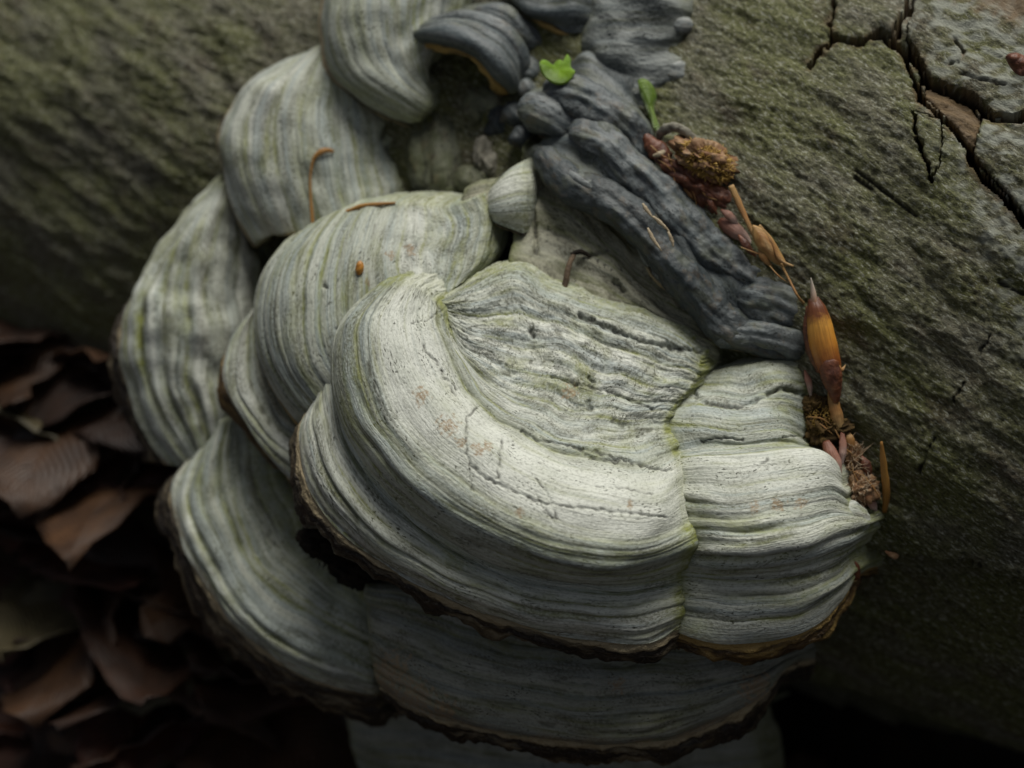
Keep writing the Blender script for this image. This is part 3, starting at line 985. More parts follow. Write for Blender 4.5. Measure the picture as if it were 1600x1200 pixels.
# ---- the far side bracket, two tiers
Cm = thing('bracket_fungus', 'broad blue-grey bracket of two tiers with a black-brown rim overhanging the leaf litter', 'bracket fungus', base_at(600, 480))
C_rows = [
    [(378, 318, -345), (398, 390, -325), (404, 450, -312), (402, 530, -302), (396, 600, -300), (392, 670, -300)],
    [(360, 304, -310), (362, 390, -282), (360, 470, -262), (355, 560, -252), (355, 640, -258), (362, 700, -270)],
    [(346, 292, -296), (318, 380, -256), (305, 470, -240), (305, 560, -235), (322, 640, -242), (342, 710, -260)],
    [(338, 287, -302), (275, 380, -272), (250, 470, -250), (255, 570, -245), (280, 650, -250), (312, 722, -265)],
    [(335, 285, -322), (240, 410, -308), (200, 500, -286), (212, 590, -275), (242, 665, -275), (285, 728, -278)],
    [(335, 286, -350), (225, 440, -342), (189, 515, -322), (192, 565, -308), (216, 640, -302), (262, 725, -298)]]
lobe(C_rows, Cm, M_white, 57, fold=(120, 60), top=80, amp=(1.6, 4.0, 9.0), line=0.9, du=2.1, rim=(34, 40), algae=(0.6, 0.3, 0.6),
     rimdir=([0, .35, .5, 1], [0.05, 0.1, 0.6, 1.2]), grooves=[(2.2, 5), (3.0, 8), (3.6, 8), (4.2, 9), (4.6, 7)], rough=lambda X, Y: 0.35 * sstep(270, 330, X))
C2_rows = [
    [(425, 680, -262), (460, 760, -235), (500, 850, -205), (575, 925, -182)],
    [(385, 666, -250), (400, 760, -220), (455, 865, -190), (578, 962, -172)],
    [(360, 658, -248), (352, 760, -212), (410, 890, -176), (490, 958, -162), (578, 1000, -165)],
    [(342, 668, -252), (315, 770, -212), (360, 880, -176), (450, 985, -156), (576, 1040, -160)],
    [(320, 690, -266), (284, 762, -228), (308, 860, -192), (400, 980, -162), (490, 1040, -158), (575, 1066, -170)],
    [(300, 712, -282), (270, 760, -252), (284, 840, -216), (350, 955, -184), (430, 1030, -174), (510, 1068, -174), (580, 1084, -186)]]
lobe(C2_rows, Cm, M_white, 71, fold=(90, 150), top=80, amp=(1.4, 3.5, 6.5), line=0.9, du=2.1, rim=(46, 50), algae=(0.4, 0.3, 0.9),
     rimdir=([0, .2, .6, 1], [0.5, 0.8, 1.1, 0.9]), algw=60, dirt=.5, grooves=[(1.2, 5), (2.2, 6), (3.0, 6), (3.6, 7), (4.3, 6)])

# ---- upper brackets
Bm = thing('bracket_fungus', 'domed chalky bracket with faint vertical ribs and an orange stalk curled on it', 'bracket fungus', base_at(700, 230))
B_rows = [
    [(585, 130, -275), (600, 190, -262), (618, 250, -245), (625, 300, -225), (615, 340, -205)],
    [(540, 105, -255), (545, 180, -225), (555, 250, -205), (565, 310, -190), (568, 350, -180)],
    [(510, 84, -250), (490, 160, -205), (490, 235, -185), (505, 310, -180), (520, 365, -180)],
    [(499, 77, -255), (445, 150, -212), (435, 235, -192), (450, 310, -190), (470, 362, -195)],
    [(494, 75, -270), (405, 150, -236), (385, 225, -215), (400, 310, -212), (428, 368, -215)],
    [(490, 76, -292), (380, 148, -270), (353, 210, -250), (366, 300, -242), (404, 374, -235)],
    [(488, 78, -315), (374, 152, -300), (344, 212, -284), (352, 270, -275), (372, 335, -265), (400, 380, -250)]]
lobe(B_rows, Bm, M_white, 83, grooves=[(1.5, 2), (2.5, 2), (4.2, 2)], fold=(100, 50), top=60, amp=(0.9, 1.8, 6.0), line=0.6, du=2.1, rim=(8, 40), algae=(0.4, 0.4, 0.6),
     rough=lambda X, Y: 0.75 * sstep(530, 590, X), cracks=[([(605, 195), (600, 215), (612, 240), (625, 262), (632, 290)], 4)])
Am = thing('bracket_fungus', 'smooth white bracket shaped like a shell, overlapping the chalky ribbed dome', 'bracket fungus', base_at(760, 60))
A_rows = [
    [(735, -60, -225), (720, 10, -220), (695, 62, -222), (668, 112, -232)],
    [(660, -60, -190), (655, 20, -178), (655, 85, -182), (672, 138, -205)],
    [(600, -60, -178), (592, 30, -162), (608, 92, -162), (668, 158, -190)],
    [(550, -60, -190), (540, 40, -172), (562, 105, -166), (605, 142, -166), (660, 176, -192)],
    [(522, -60, -215), (511, 40, -200), (526, 105, -194), (570, 147, -188), (610, 170, -190), (652, 190, -206)],
    [(516, -60, -245), (503, 45, -236), (514, 110, -230), (553, 148, -224), (594, 176, -220), (640, 195, -222)]]
lobe(A_rows, Am, M_white, 97, grooves=[(1.0, 3), (1.6, 4), (2.6, 3), (3.4, 3)], fold=(80, 60), top=60, amp=(0.9, 3.0, 5.5), line=0.7, du=2.1, rim=(7, 40), algae=(0.2, 0.5, 0.5))

# ---- lower brackets under the largest one, its shade also painted into their crust
Fm = thing('bracket_fungus', 'dirty grey bracket with a scorched brown rim, crust toned dark for the shade directly beneath the largest bracket', 'bracket fungus', base_at(1050, 900))
F_rows = [
    [(578, 915, -90), (700, 935, -40), (850, 975, -20), (1000, 985, -15), (1120, 985, -15), (1212, 1000, -60)],
    [(576, 955, -75), (680, 1000, -20), (830, 1040, 10), (980, 1055, 16), (1110, 1045, 4), (1220, 1028, -50)],
    [(580, 1010, -70), (660, 1055, -5), (800, 1095, 25), (960, 1110, 30), (1100, 1095, 15), (1190, 1062, -15), (1224, 1038, -52)],
    [(588, 1050, -75), (650, 1092, -15), (780, 1128, 15), (900, 1146, 25), (1020, 1146, 20), (1120, 1114, 0), (1195, 1072, -30), (1222, 1046, -58)],
    [(596, 1074, -88), (650, 1108, -38), (770, 1142, -2), (890, 1158, 8), (1020, 1160, 4), (1110, 1134, -15), (1190, 1086, -45), (1222, 1052, -70)]]
lobe(F_rows, Fm, M_shade_toned, 113, fold=(210, 120), top=90, amp=(1.0, 2.6, 3.0), line=0.9, rim=(32, 50), algae=(0.6, 0.2, 0.2), dirt=.9, grooves=[(.8, 4), (1.5, 5), (2.2, 5), (2.8, 4)], tan=[(612, 1052, 34), (650, 1090, 30), (690, 1112, 24), (965, 1068, 12), (1180, 1075, 26)])
Hm = thing('bracket_fungus', 'lowest grey bracket, mostly hidden under the scorched-rimmed one', 'bracket fungus', base_at(1050, 1050))
H_rows = [
    [(540, 1060, -330), (700, 1080, -260), (900, 1090, -220), (1080, 1090, -230), (1170, 1110, -290)],
    [(545, 1130, -320), (690, 1150, -235), (880, 1165, -190), (1060, 1165, -205), (1185, 1165, -290)],
    [(560, 1200, -325), (690, 1230, -230), (870, 1250, -180), (1050, 1245, -200), (1190, 1210, -295)],
    [(590, 1260, -350), (700, 1290, -260), (860, 1310, -215), (1040, 1305, -230), (1180, 1250, -310)]]
lobe(H_rows, Hm, M_shade_toned, 127, shift=(0, 0, -120), fold=(80, 80), top=80, amp=(1.2, 2.5, 3), line=0.8, du=2.6, rim=(24, 40))

# ---- the old core they have grown from
Km = thing('fungus_core', 'rough mottled old crust between the pale brackets and the slate-dark ones', 'old fungus', base_at(980, 420))
K_rows = [
    [(625, 95, -300), (700, 70, -290), (780, 85, -270), (870, 90, -230)],
    [(628, 185, -285), (690, 165, -225), (760, 185, -225), (850, 190, -185)],
    [(625, 255, -255), (690, 235, -190), (755, 255, -190), (840, 275, -150)],
    [(615, 320, -195), (690, 318, -150), (755, 330, -130), (840, 345, -105)],
    [(600, 360, -150), (690, 370, -110), (760, 385, -90), (840, 400, -80)]]
lobe(K_rows, Km, M_mossy, 139, name='inner_crust', shift=(0, 0, -35), fold=(60, 60), top=60, amp=(.3, 1, 14), line=0.2, du=2.2, algae=(.5, .5, .5), rough=lambda X, Y: 1.8 + 0 * X, micro=1.6)
W_rows = [
    [(822, 222, -105), (850, 245, -100), (930, 315, -75), (1010, 395, -52), (1110, 470, -35)],
    [(812, 300, -82), (862, 315, -70), (935, 365, -45), (1012, 435, -28), (1112, 505, -22)],
    [(806, 375, -48), (872, 385, -42), (942, 425, -22), (1022, 480, -10), (1115, 530, -12)],
    [(795, 430, -22), (872, 452, -15), (942, 478, -8), (1022, 505, -8), (1115, 556, -12)],
    [(790, 470, -25), (870, 490, -25), (942, 510, -20), (1022, 545, -15), (1115, 590, -15)]]
lobe(W_rows, Km, M_old, 151, name='outer_crust', fold=(80, 60), top=50, amp=(0.2, 1.2, 10), line=0.15, algae=(.8, .5, .7), rough=lambda X, Y: 0.8 + 0 * X, micro=1.0, algw=25,
     cracks=[([(838, 395), (836, 345), (826, 300), (820, 240)], 3), ([(900, 395), (920, 400), (950, 392)], 3), ([(960, 440), (975, 455)], 3)])
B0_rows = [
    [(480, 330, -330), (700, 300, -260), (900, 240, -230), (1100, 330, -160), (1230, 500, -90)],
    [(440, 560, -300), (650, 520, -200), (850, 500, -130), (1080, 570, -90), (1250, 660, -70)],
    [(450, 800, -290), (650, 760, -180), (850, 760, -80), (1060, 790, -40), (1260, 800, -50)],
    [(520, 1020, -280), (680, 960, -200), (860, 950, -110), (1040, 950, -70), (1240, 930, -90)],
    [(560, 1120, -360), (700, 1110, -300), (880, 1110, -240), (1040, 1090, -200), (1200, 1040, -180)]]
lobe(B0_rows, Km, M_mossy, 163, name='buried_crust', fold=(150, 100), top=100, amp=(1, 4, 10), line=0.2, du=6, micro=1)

S1 = thing('bracket_fungus', 'tiny white wedge-shaped bracket sprouting from the mottled old crust', 'bracket fungus', base_at(830, 330))
lobe([[(778, 282, -72), (795, 266, -58), (814, 256, -55)], [(758, 308, -72), (785, 298, -34), (818, 288, -34)],
      [(757, 328, -76), (785, 332, -26), (818, 328, -28)], [(762, 340, -84), (785, 353, -36), (815, 364, -38)]], S1, M_white, 171,
     fold=(50, 50), top=40, amp=(.4, .8, 1), line=0.2, du=1.6, rim=(4, 30), algae=(.2, .3, .2))
S2 = thing('bracket_fungus', 'small blotched stub of a bracket pressed against the tiny white wedge', 'bracket fungus', base_at(800, 330))
lobe([[(728, 296, -95), (748, 286, -85), (768, 284, -80)], [(723, 320, -85), (742, 315, -62), (764, 310, -62)],
      [(726, 350, -78), (744, 348, -55), (762, 346, -55)], [(734, 382, -70), (746, 385, -55), (762, 384, -55)]], S2, M_old, 173,
     fold=(50, 50), top=40, amp=(.5, 1, 2), line=0.3, du=1.6, algae=(.5, .5, .5), rough=lambda X, Y: 0.6 + 0 * X)

# ---- slate-dark brackets
G1 = thing('bracket_fungus', 'small slate-dark ridged bracket with a mustard rim, beside the smooth white shell', 'bracket fungus', base_at(820, 60))
lobe([[(688, 26, -205), (738, 16, -195), (790, 20, -190), (818, 45, -198), (852, 70, -215)],
      [(670, 32, -180), (735, 30, -155), (785, 50, -148), (812, 85, -160), (824, 112, -182)],
      [(655, 44, -175), (720, 42, -134), (770, 65, -122), (803, 105, -134), (812, 132, -158)],
      [(648, 55, -180), (700, 56, -130), (750, 77, -112), (787, 112, -120), (804, 140, -150)],
      [(651, 66, -192), (700, 72, -148), (745, 90, -130), (776, 122, -132), (796, 144, -158)]], G1, M_dark, 181,
     fold=(60, 60), top=60, amp=(0.8, 6.0, 4.0), line=0.8, du=1.7, rim=(13, 30), rim_mat=M_rim_ochre)
G2 = thing('bracket_fungus', 'lumpy dark bracket above the green leaf, with a thin brown rim', 'bracket fungus', base_at(900, 0))
lobe([[(788, -45, -225), (850, -50, -205), (920, -45, -200), (962, -22, -210)], [(790, -15, -200), (850, -8, -160), (910, -6, -160), (950, 0, -188)],
      [(798, 2, -198), (850, 22, -152), (905, 24, -152), (947, 15, -188)], [(812, 12, -208), (850, 38, -168), (890, 51, -163), (925, 40, -175), (947, 22, -200)]],
     G2, M_dark, 191, fold=(60, 60), top=60, amp=(0.5, 2.5, 10), line=0.6, du=1.9, rim=(9, 30), rim_mat=M_rim_ochre)
G3 = thing('bracket_fungus', 'ash-grey knobbly lump of old bracket flat against the bark', 'bracket fungus', base_at(1010, 60))
lobe([[(925, -60, -195), (1000, -70, -150), (1072, -60, -150)], [(925, -10, -172), (998, -10, -112), (1068, -5, -118)],
      [(920, 30, -165), (992, 30, -100), (1072, 40, -112)], [(908, 85, -150), (985, 80, -92), (1056, 78, -105)],
      [(915, 125, -135), (995, 122, -92), (1072, 112, -105)], [(960, 180, -115), (1012, 172, -95), (1046, 150, -105)],
      [(990, 225, -100), (1025, 220, -90), (1066, 182, -100)]],
     G3, M_ash, 199, fold=(60, 80), top=40, amp=(0.3, 0.8, 12), line=0.12, du=1.9, micro=1.4, rough=lambda X, Y: 0.5 + 0 * X)
G4 = thing('bracket_fungus', 'long slate-black lumpy bracket running down along the bark debris', 'bracket fungus', base_at(1100, 380))
lobe([[(905, 80, -155), (940, 76, -132), (975, 92, -120), (996, 130, -112)], [(862, 132, -135), (915, 122, -92), (962, 150, -70), (1000, 195, -75)],
      [(838, 148, -130), (880, 160, -72), (930, 188, -52), (996, 240, -55)], [(812, 165, -135), (850, 185, -75), (890, 205, -52), (965, 250, -40)],
      [(815, 188, -148), (850, 210, -105), (885, 217, -90), (935, 245, -75)]], G4, M_dark, 211, shift=(0, 0, -8),
     fold=(60, 60), top=50, amp=(0.3, 3.0, 10.0), line=0.25, du=1.7, rim=(5, 40))
lobe([[(935, 168, -95), (990, 205, -72), (1012, 258, -60), (1050, 285, -52), (1100, 335, -42), (1165, 405, -28), (1225, 440, -12), (1258, 500, -8)],
      [(885, 198, -68), (940, 194, -34), (1000, 258, -14), (1060, 322, -4), (1110, 375, 2), (1165, 435, 8), (1225, 470, 12), (1263, 520, 0)],
      [(868, 208, -66), (925, 232, -22), (990, 300, 0), (1050, 362, 8), (1098, 418, 14), (1158, 486, 16), (1215, 503, 18), (1264, 540, 4)],
      [(852, 216, -70), (905, 246, -32), (975, 306, -8), (1035, 366, 4), (1082, 424, 12), (1138, 492, 16), (1200, 512, 18), (1264, 548, 4)],
      [(840, 224, -68), (882, 258, -18), (958, 312, 10), (1018, 372, 26), (1066, 432, 30), (1118, 492, 30), (1180, 518, 26), (1264, 556, 5)],
      [(832, 240, -85), (870, 286, -45), (940, 334, -18), (990, 372, -4), (1022, 430, 2), (1085, 476, 6), (1112, 528, 6), (1165, 545, 6), (1264, 569, -8)]],
     G4, M_dark, 223, shift=(0, 0, -10), fold=(60, 70), top=60, amp=(0.4, 2.2, 9.0), line=0.35, du=1.7, rim=(6, 40),
     cracks=[([(1005, 320), (1030, 350), (1060, 365)], 2.0), ([(1010, 420), (1046, 424)], 3.0)])



def roll(name, pts, radii, mat, parent, seed, flat=0.85, lump=0.16, sides=64, step=2.0, sink=0.30):
    P = np.array(pts, float)
    P[:, 2] -= sink * np.mean(radii)
    t = chord(P)
    n = max(16, int(t[-1] / step))
    q = np.linspace(0, 1, n)
    C = hermite(P, t / t[-1], q)
    Rr = hermite(np.array(radii, float), np.linspace(0, 1, len(radii)), q)
    endr = np.sqrt(np.clip(1 - np.maximum(0, 1 - q * t[-1] / Rr) ** 2, 0.0004, 1)) * np.sqrt(np.clip(1 - np.maximum(0, 1 - (1 - q) * t[-1] / Rr) ** 2, 0.0004, 1))
    Rr = Rr * endr
    T = np.gradient(C, axis=0)
    T /= np.linalg.norm(T, axis=1)[:, None]
    B1 = np.cross(T, [0, 0, 1.0])
    B1 /= np.linalg.norm(B1, axis=1)[:, None] + 1e-9
    B2 = np.cross(B1, T)
    B2 *= np.sign(B2[:, 2:3])
    a = np.linspace(0, 2 * math.pi, sides, endpoint=False)
    U = (q * t[-1])[:, None] + 0 * a[None]
    V = (a / 6.283 * 2 * math.pi * np.mean(radii))[None] + 0 * q[:, None]
    arc = np.cos(a)[None] * Rr[:, None]
    k = 1 + lump * fbm(U / 60, arc / 34, seed, 3) + 0.10 * perlin(U / 140, arc / 9, seed + 3) + 0.03 * perlin(U / 8, V / 6, seed + 4)
    G = C[:, None] + (np.cos(a)[None, :, None] * B1[:, None] + flat * np.sin(a)[None, :, None] * B2[:, None]) * (Rr[:, None] * k)[..., None]
    wp = W(G[..., 0], G[..., 1], G[..., 2]).reshape(-1, 3)
    z0_ = np.zeros_like(U)
    mk = np.stack([z0_, 0.5 * sstep(.1, .5, fbm(U / 50, V / 30, seed + 5, 3)), 0.2 * sstep(.3, .5, fbm(U / 26, V / 16, seed + 9, 3)), 0.7 * np.exp(-(perlin(U / 60, V / 22, seed + 10) / .035) ** 2) * sstep(.0, .3, perlin(U / 35, V / 35, seed + 11))], -1)
    tn = np.stack([0.5 + 0.5 * perlin(U / 140, V / 24, seed + 6), 0.5 + 0.5 * perlin(U / 60, V / 9, seed + 7), 0.8 * sstep(.1, .5, fbm(U / 60, V / 30, seed + 8, 3)), z0_ + 1], -1)
    return mesh_from(name, wp, grid_faces(n, sides, True), mat, parent, uv=np.stack([U, V], -1).reshape(-1, 2) + seed * 31, mask=mk.reshape(-1, 4), tone=tn.reshape(-1, 4))


roll('knob', [(812, 166, -100), (838, 172, -84), (872, 190, -80), (900, 208, -86)], [24, 29, 29, 22], M_dark, G4, 301, sink=.0, lump=.10)
roll('ridge', [(850, 148, -104), (886, 144, -80), (935, 166, -66), (985, 212, -62), (1012, 268, -70)], [24, 32, 36, 34, 26], M_dark, G4, 303, sink=.15, lump=.2)
roll('ridge', [(892, 206, -66), (930, 216, -44), (985, 262, -30), (1045, 325, -22), (1110, 388, -16), (1180, 440, -12), (1240, 478, -14)], [28, 33, 35, 37, 36, 34, 30], M_dark, G4, 305, sink=.15, lump=.2)
roll('ridge', [(842, 232, -70), (886, 280, -40), (960, 322, -14), (1030, 392, 2), (1078, 446, 8), (1130, 504, 8), (1190, 528, 8), (1270, 552, -4)], [22, 28, 31, 31, 32, 30, 27, 24], M_jet, G4, 307, sink=.08, lump=.2)
roll('ridge', [(1150, 420, -20), (1195, 425, -16), (1230, 445, -10), (1256, 490, -10), (1258, 530, -10)], [28, 34, 34, 30, 22], M_dark, G4, 309)
roll('ridge', [(1150, 462, -6), (1205, 474, 4), (1258, 496, 0)], [30, 38, 34], M_dark, G4, 341, lump=.2, sink=.1)
roll('ridge', [(1110, 520, 2), (1180, 524, 12), (1262, 546, 0)], [20, 30, 27], M_dark, G4, 343, lump=.2, sink=.1)
roll('ridge', [(652, 54, -178), (700, 50, -142), (750, 70, -126), (788, 106, -130), (802, 138, -150)], [11, 15, 17, 17, 13], M_dark, G1, 311, lump=.2, sink=.15)
roll('ridge', [(668, 38, -190), (735, 32, -160), (785, 54, -152), (812, 92, -162), (818, 122, -176)], [10, 15, 17, 16, 12], M_dark, G1, 313, lump=.2, sink=.15)
roll('ridge', [(740, 20, -190), (785, 26, -178), (815, 52, -182), (848, 72, -200)], [12, 19, 20, 14], M_dark, G1, 315, lump=.2, sink=.15)
roll('knob', [(1050, 40, -112), (1066, 40, -108), (1084, 40, -108)], [16, 14, 9], M_ash, G3, 321)
roll('knob', [(1040, 112, -105), (1060, 112, -98), (1082, 108, -98)], [24, 20, 15], M_ash, G3, 323)
roll('knob', [(1030, 178, -100), (1050, 178, -94), (1068, 180, -94)], [22, 19, 12], M_ash, G3, 325)
roll('knob', [(812, 112, -190), (824, 108, -176), (842, 118, -176)], [18, 22, 18], M_dark, G4, 327)
roll('lump', [(690, 175, -250), (690, 230, -205), (695, 290, -180), (700, 330, -170)], [40, 50, 52, 40], M_mossy, Km, 329, sink=.7)
for i, (x, y, z_, rr, mt) in enumerate([(752, 168, -192, 34, M_mossy), (782, 190, -176, 28, M_jet), (806, 178, -150, 24, M_jet), (730, 290, -170, 34, M_mossy), (816, 214, -132, 20, M_jet), (826, 140, -150, 18, M_dark)]):
    roll('crust_lump', [(x - rr * .5, y - rr * .8, z_ - 6), (x, y, z_), (x + rr * .3, y + rr * .9, z_ - 4)], [rr * .7, rr, rr * .75], mt, Km, 401 + i, lump=.5, sink=.6, flat=.8)
roll('knob', [(1306, 800, 60), (1330, 808, 52), (1358, 814, 34)], [26, 24, 16], M_white, E, 331, lump=.15, sink=.2)

# ------------------------------------------------------------------ ground and leaf litter
def gpoint(x, y, h=0.0):
    d = ray_dir(x, y)
    t = (h - CAM[2]) / d[2]
    return CAM + d * t


def ground_h(x, y):
    q = np.stack([x - AXIS0[0], y - AXIS0[1]], -1)
    sa = (q @ AX[:2]) / S                       # along the log, pixel units
    so = (q @ HO[:2]) / S                       # out from its axis
    z = 0.010 * fbm(x / .11, y / .11, 41, 3) + 0.02 * fbm(x / .6, y / .6, 44, 2) - 0.008
    far = np.hypot(x, y) > 1.6
    z = np.where(far, z + 0.2 * fbm(x / 6, y / 6, 47, 2), z)
    # litter drifted against the foot of the log
    drift = sstep(-350, -1000, sa) * np.exp(-(np.maximum(so - 870, 0) / 300) ** 2)
    return z + MOUND * drift


MOUND = 0.128
gx = np.concatenate([np.linspace(-30, -1.2, 24), np.linspace(-1.1, 1.1, 170), np.linspace(1.2, 30, 24)])
GX, GY = np.meshgrid(gx, gx)
cx, cy = gpoint(300, 900)[:2]
GX, GY = GX + cx, GY + cy
g = mesh_from('ground', np.stack([GX, GY, ground_h(GX, GY)], -1).reshape(-1, 3), grid_faces(len(gx), len(gx)), M_soil)
g['kind'] = 'structure'
g['label'] = 'dark damp forest soil under the litter'


def on_litter(x, y, h=0.0):
    p = gpoint(x, y, 0.02)
    for _ in range(12):
        z = float(ground_h(np.array(p[0]), np.array(p[1]))) + h
        p = p * .4 + gpoint(x, y, z) * .6
    return p


def leaf_mesh(name, L, Wd, curl, fold_, wav, seed, mat, lobes=False):
    r = random.Random(seed)
    nl, nw = 18, 9
    vs, uvs = [], []
    for i in range(nl):
        t = i / (nl - 1)
        w = Wd * (math.sin(math.pi * t ** 0.85) ** 0.8 + 0.02)
        if lobes:
            w *= 0.78 + 0.32 * math.cos(t * 6 * math.pi)
        for j in range(nw):
            s_ = j / (nw - 1) * 2 - 1
            x = (t - 0.5) * L
            y = s_ * w * .5 * (1 + 0.06 * math.sin(t * 40 + s_ * 2))
            z = curl * L * (4 * (t - .5) ** 2) + fold_ * abs(s_) * w + wav * L * math.sin(t * 9 + seed) * s_ + 0.015 * L * math.sin(t * 46) * abs(s_)
            vs.append((x, y, z))
            uvs.append((s_ * .5 + .5 + t * 0.0, t * 3 + abs(s_) * .8))
    me_o = mesh_from(name, np.array(vs), grid_faces(nl, nw), mat, uv=np.array(uvs))
    md = me_o.modifiers.new('thickness', 'SOLIDIFY')
    md.thickness = 0.0006
    return me_o


PROTO = []
for i in range(10):
    k = [0, 0, 2, 2, 1, 0, 2, 1, 3, 2][i]
    L = random.uniform(0.06, 0.10)
    o = leaf_mesh('fallen_leaf', L, L * random.uniform(.48, .62), random.uniform(-.06, .08), random.uniform(-.08, .14), random.uniform(-.06, .06), i,
                  LEAF_MATS[k], lobes=(i % 4 == 3))
    PROTO.append((o, k))
KLAB = ['russet fallen leaf lying in the dark litter', 'tan fallen leaf lying in the dark litter', 'umber fallen leaf lying in the dark litter',
        'pale straw-coloured fallen leaf lying in the dark litter']
KGRP = ['russet leaves in the litter', 'tan leaves in the litter', 'umber leaves in the litter', 'straw leaves in the litter']
nleaf = 0
used0 = set()
tries = 0
while nleaf < 150 and tries < 4000:
    tries += 1
    if random.random() < .8:
        x, y = random.uniform(-150, 750), random.uniform(380, 1350)
    else:
        x, y = random.uniform(-700, 1900), random.uniform(300, 1900)
    hz = random.uniform(0.001, 0.016)
    p = on_litter(x, y, hz)
    q = p - AXIS0
    side = q @ HO
    lx, ly, lz = to_px(p)
    if (lz > -600 and lx > 60) or side < RLOG * S * (0.7 if p[2] < .05 else .85) or np.linalg.norm(p - CAM) > 1.0:
        continue
    i = random.choice([0, 1, 2, 2, 3, 4, 5, 6, 6, 7, 8, 9, 9, 3])
    src, k = PROTO[i]
    if i in used0:
        o = src.copy()
        COL.objects.link(o)
    else:
        o = src
        used0.add(i)
    tag(o, KLAB[k], 'leaf', KGRP[k])
    o.location = p
    o.rotation_euler = (random.gauss(0, .26) + (math.pi if random.random() < .4 else 0), random.gauss(0, .26), random.uniform(0, 6.28))
    nleaf += 1
for i, (o, k) in enumerate(PROTO):
    if i not in used0:
        bpy.data.objects.remove(o)


def hero_leaf(name, label, x, y, h, L, wr, rot, mat, curl=.05, fold_=.1, lobes=False, seed=1):
    o = leaf_mesh(name, L, L * wr, curl, fold_, 0.02, seed, mat, lobes)
    o.location = on_litter(x, y, h)
    o.rotation_euler = rot
    return tag(o, label, 'leaf')


hero_leaf('fallen_leaf', 'tan leaf leaning on the foot of the log', 105, 470, .018, .046, .40, (0.5, 0.25, -0.55), LEAF_MATS[1])
hero_leaf('fallen_leaf', 'long tan leaf arched over the litter below the two-tiered bracket', 330, 1065, .022, .062, .34, (-0.3, 0.25, -0.45), LEAF_MATS[1], -.16, -.15, seed=3)
hero_leaf('fallen_leaf', 'pale bleached leaf with greenish yellow patches in the litter', 115, 940, .018, .036, .6, (0.2, -0.1, 0.5), LEAF_MATS[3], seed=5)
hero_leaf('fallen_leaf', 'lobed russet oak-like leaf in the litter', 55, 1120, .022, .05, .62, (0.2, -0.3, 1.3), LEAF_MATS[0], .1, .1, True, seed=8)
hero_leaf('fallen_leaf', 'tan leaf half under the two-tiered bracket rim', 300, 925, .018, .042, .5, (0.1, 0.2, 0.2), LEAF_MATS[1], seed=9)
hero_leaf('fallen_leaf', 'russet leaf curled beside the dark hollow under the log', 50, 690, .018, .05, .5, (0.3, 0.3, -0.7), LEAF_MATS[0], seed=12)


# ------------------------------------------------------------------ bits caught on the fungus and the bark
def tube(name, pts, radii, mat, sides=12, flat=1.0, parent=None, n=None, wob=0.0, seed=0, endcap=True):
    """pts in (photo x, y, height); radii in photo pixels; a closed tapering tube"""
    P3 = np.array([W(*p) for p in pts])
    t = chord(P3)
    t = t / t[-1]
    n = n or max(8, 5 * len(pts))
    q = np.linspace(0, 1, n)
    C = hermite(P3, t, q)
    Rr = np.maximum(np.interp(q, np.linspace(0, 1, len(radii)), radii), 0.15) * S
    T = np.gradient(C, axis=0)
    T /= np.linalg.norm(T, axis=1)[:, None]
    ref = np.array(b_)
    B1 = np.cross(T, ref)
    B1 /= np.linalg.norm(B1, axis=1)[:, None] + 1e-9
    B2 = np.cross(B1, T)
    a = np.linspace(0, 2 * math.pi, sides, endpoint=False)
    wb = 1 + wob * perlin(q[:, None] * 9, np.cos(a)[None] * 2 + seed, seed)
    V = C[:, None] + (np.cos(a)[None, :, None] * B1[:, None] + flat * np.sin(a)[None, :, None] * B2[:, None]) * (Rr[:, None] * wb)[..., None]
    co = np.vstack([V.reshape(-1, 3), C[0], C[-1]])
    m_ = n * sides
    fs = [tuple(f) for f in grid_faces(n, sides, True)]
    fs += [(m_, (i + 1) % sides, i) for i in range(sides)] + [(m_ + 1, m_ - sides + i, m_ - sides + (i + 1) % sides) for i in range(sides)]
    uv = np.stack([np.tile(a / 6.283, n), np.repeat(q, sides)], -1)
    uv = np.vstack([uv, [[0, 0], [0, 1]]])
    loc = C[0] if parent is None else None
    return mesh_from(name, co, fs, mat, parent, uv=uv, loc=loc)


def blob(name, c, rx, ry, rz, mat, amp=.25, freq=1.6, seed=0, parent=None, rot=0.0, nu=40, nv=26):
    a = np.linspace(0, 2 * math.pi, nu, endpoint=False)
    e = np.linspace(-math.pi / 2, math.pi / 2, nv)
    Eg, Ag = np.meshgrid(e, a, indexing='ij')
    X, Y, Z = np.cos(Eg) * np.cos(Ag), np.cos(Eg) * np.sin(Ag), np.sin(Eg)
    k = 1 + amp * (fbm(X * freq + 3 * Z, Y * freq - Z * 2, seed, 3))
    x, y, z = X * rx * k, Y * ry * k, Z * rz * k
    xr, yr = x * math.cos(rot) - y * math.sin(rot), x * math.sin(rot) + y * math.cos(rot)
    p = W(c[0] + xr, c[1] + yr, c[2] + z)
    uv = np.stack([Ag * 20, Eg * 20], -1).reshape(-1, 2)
    return mesh_from(name, p.reshape(-1, 3), grid_faces(nv, nu, True), mat, parent, uv=uv, loc=None if parent is not None else W(*c))


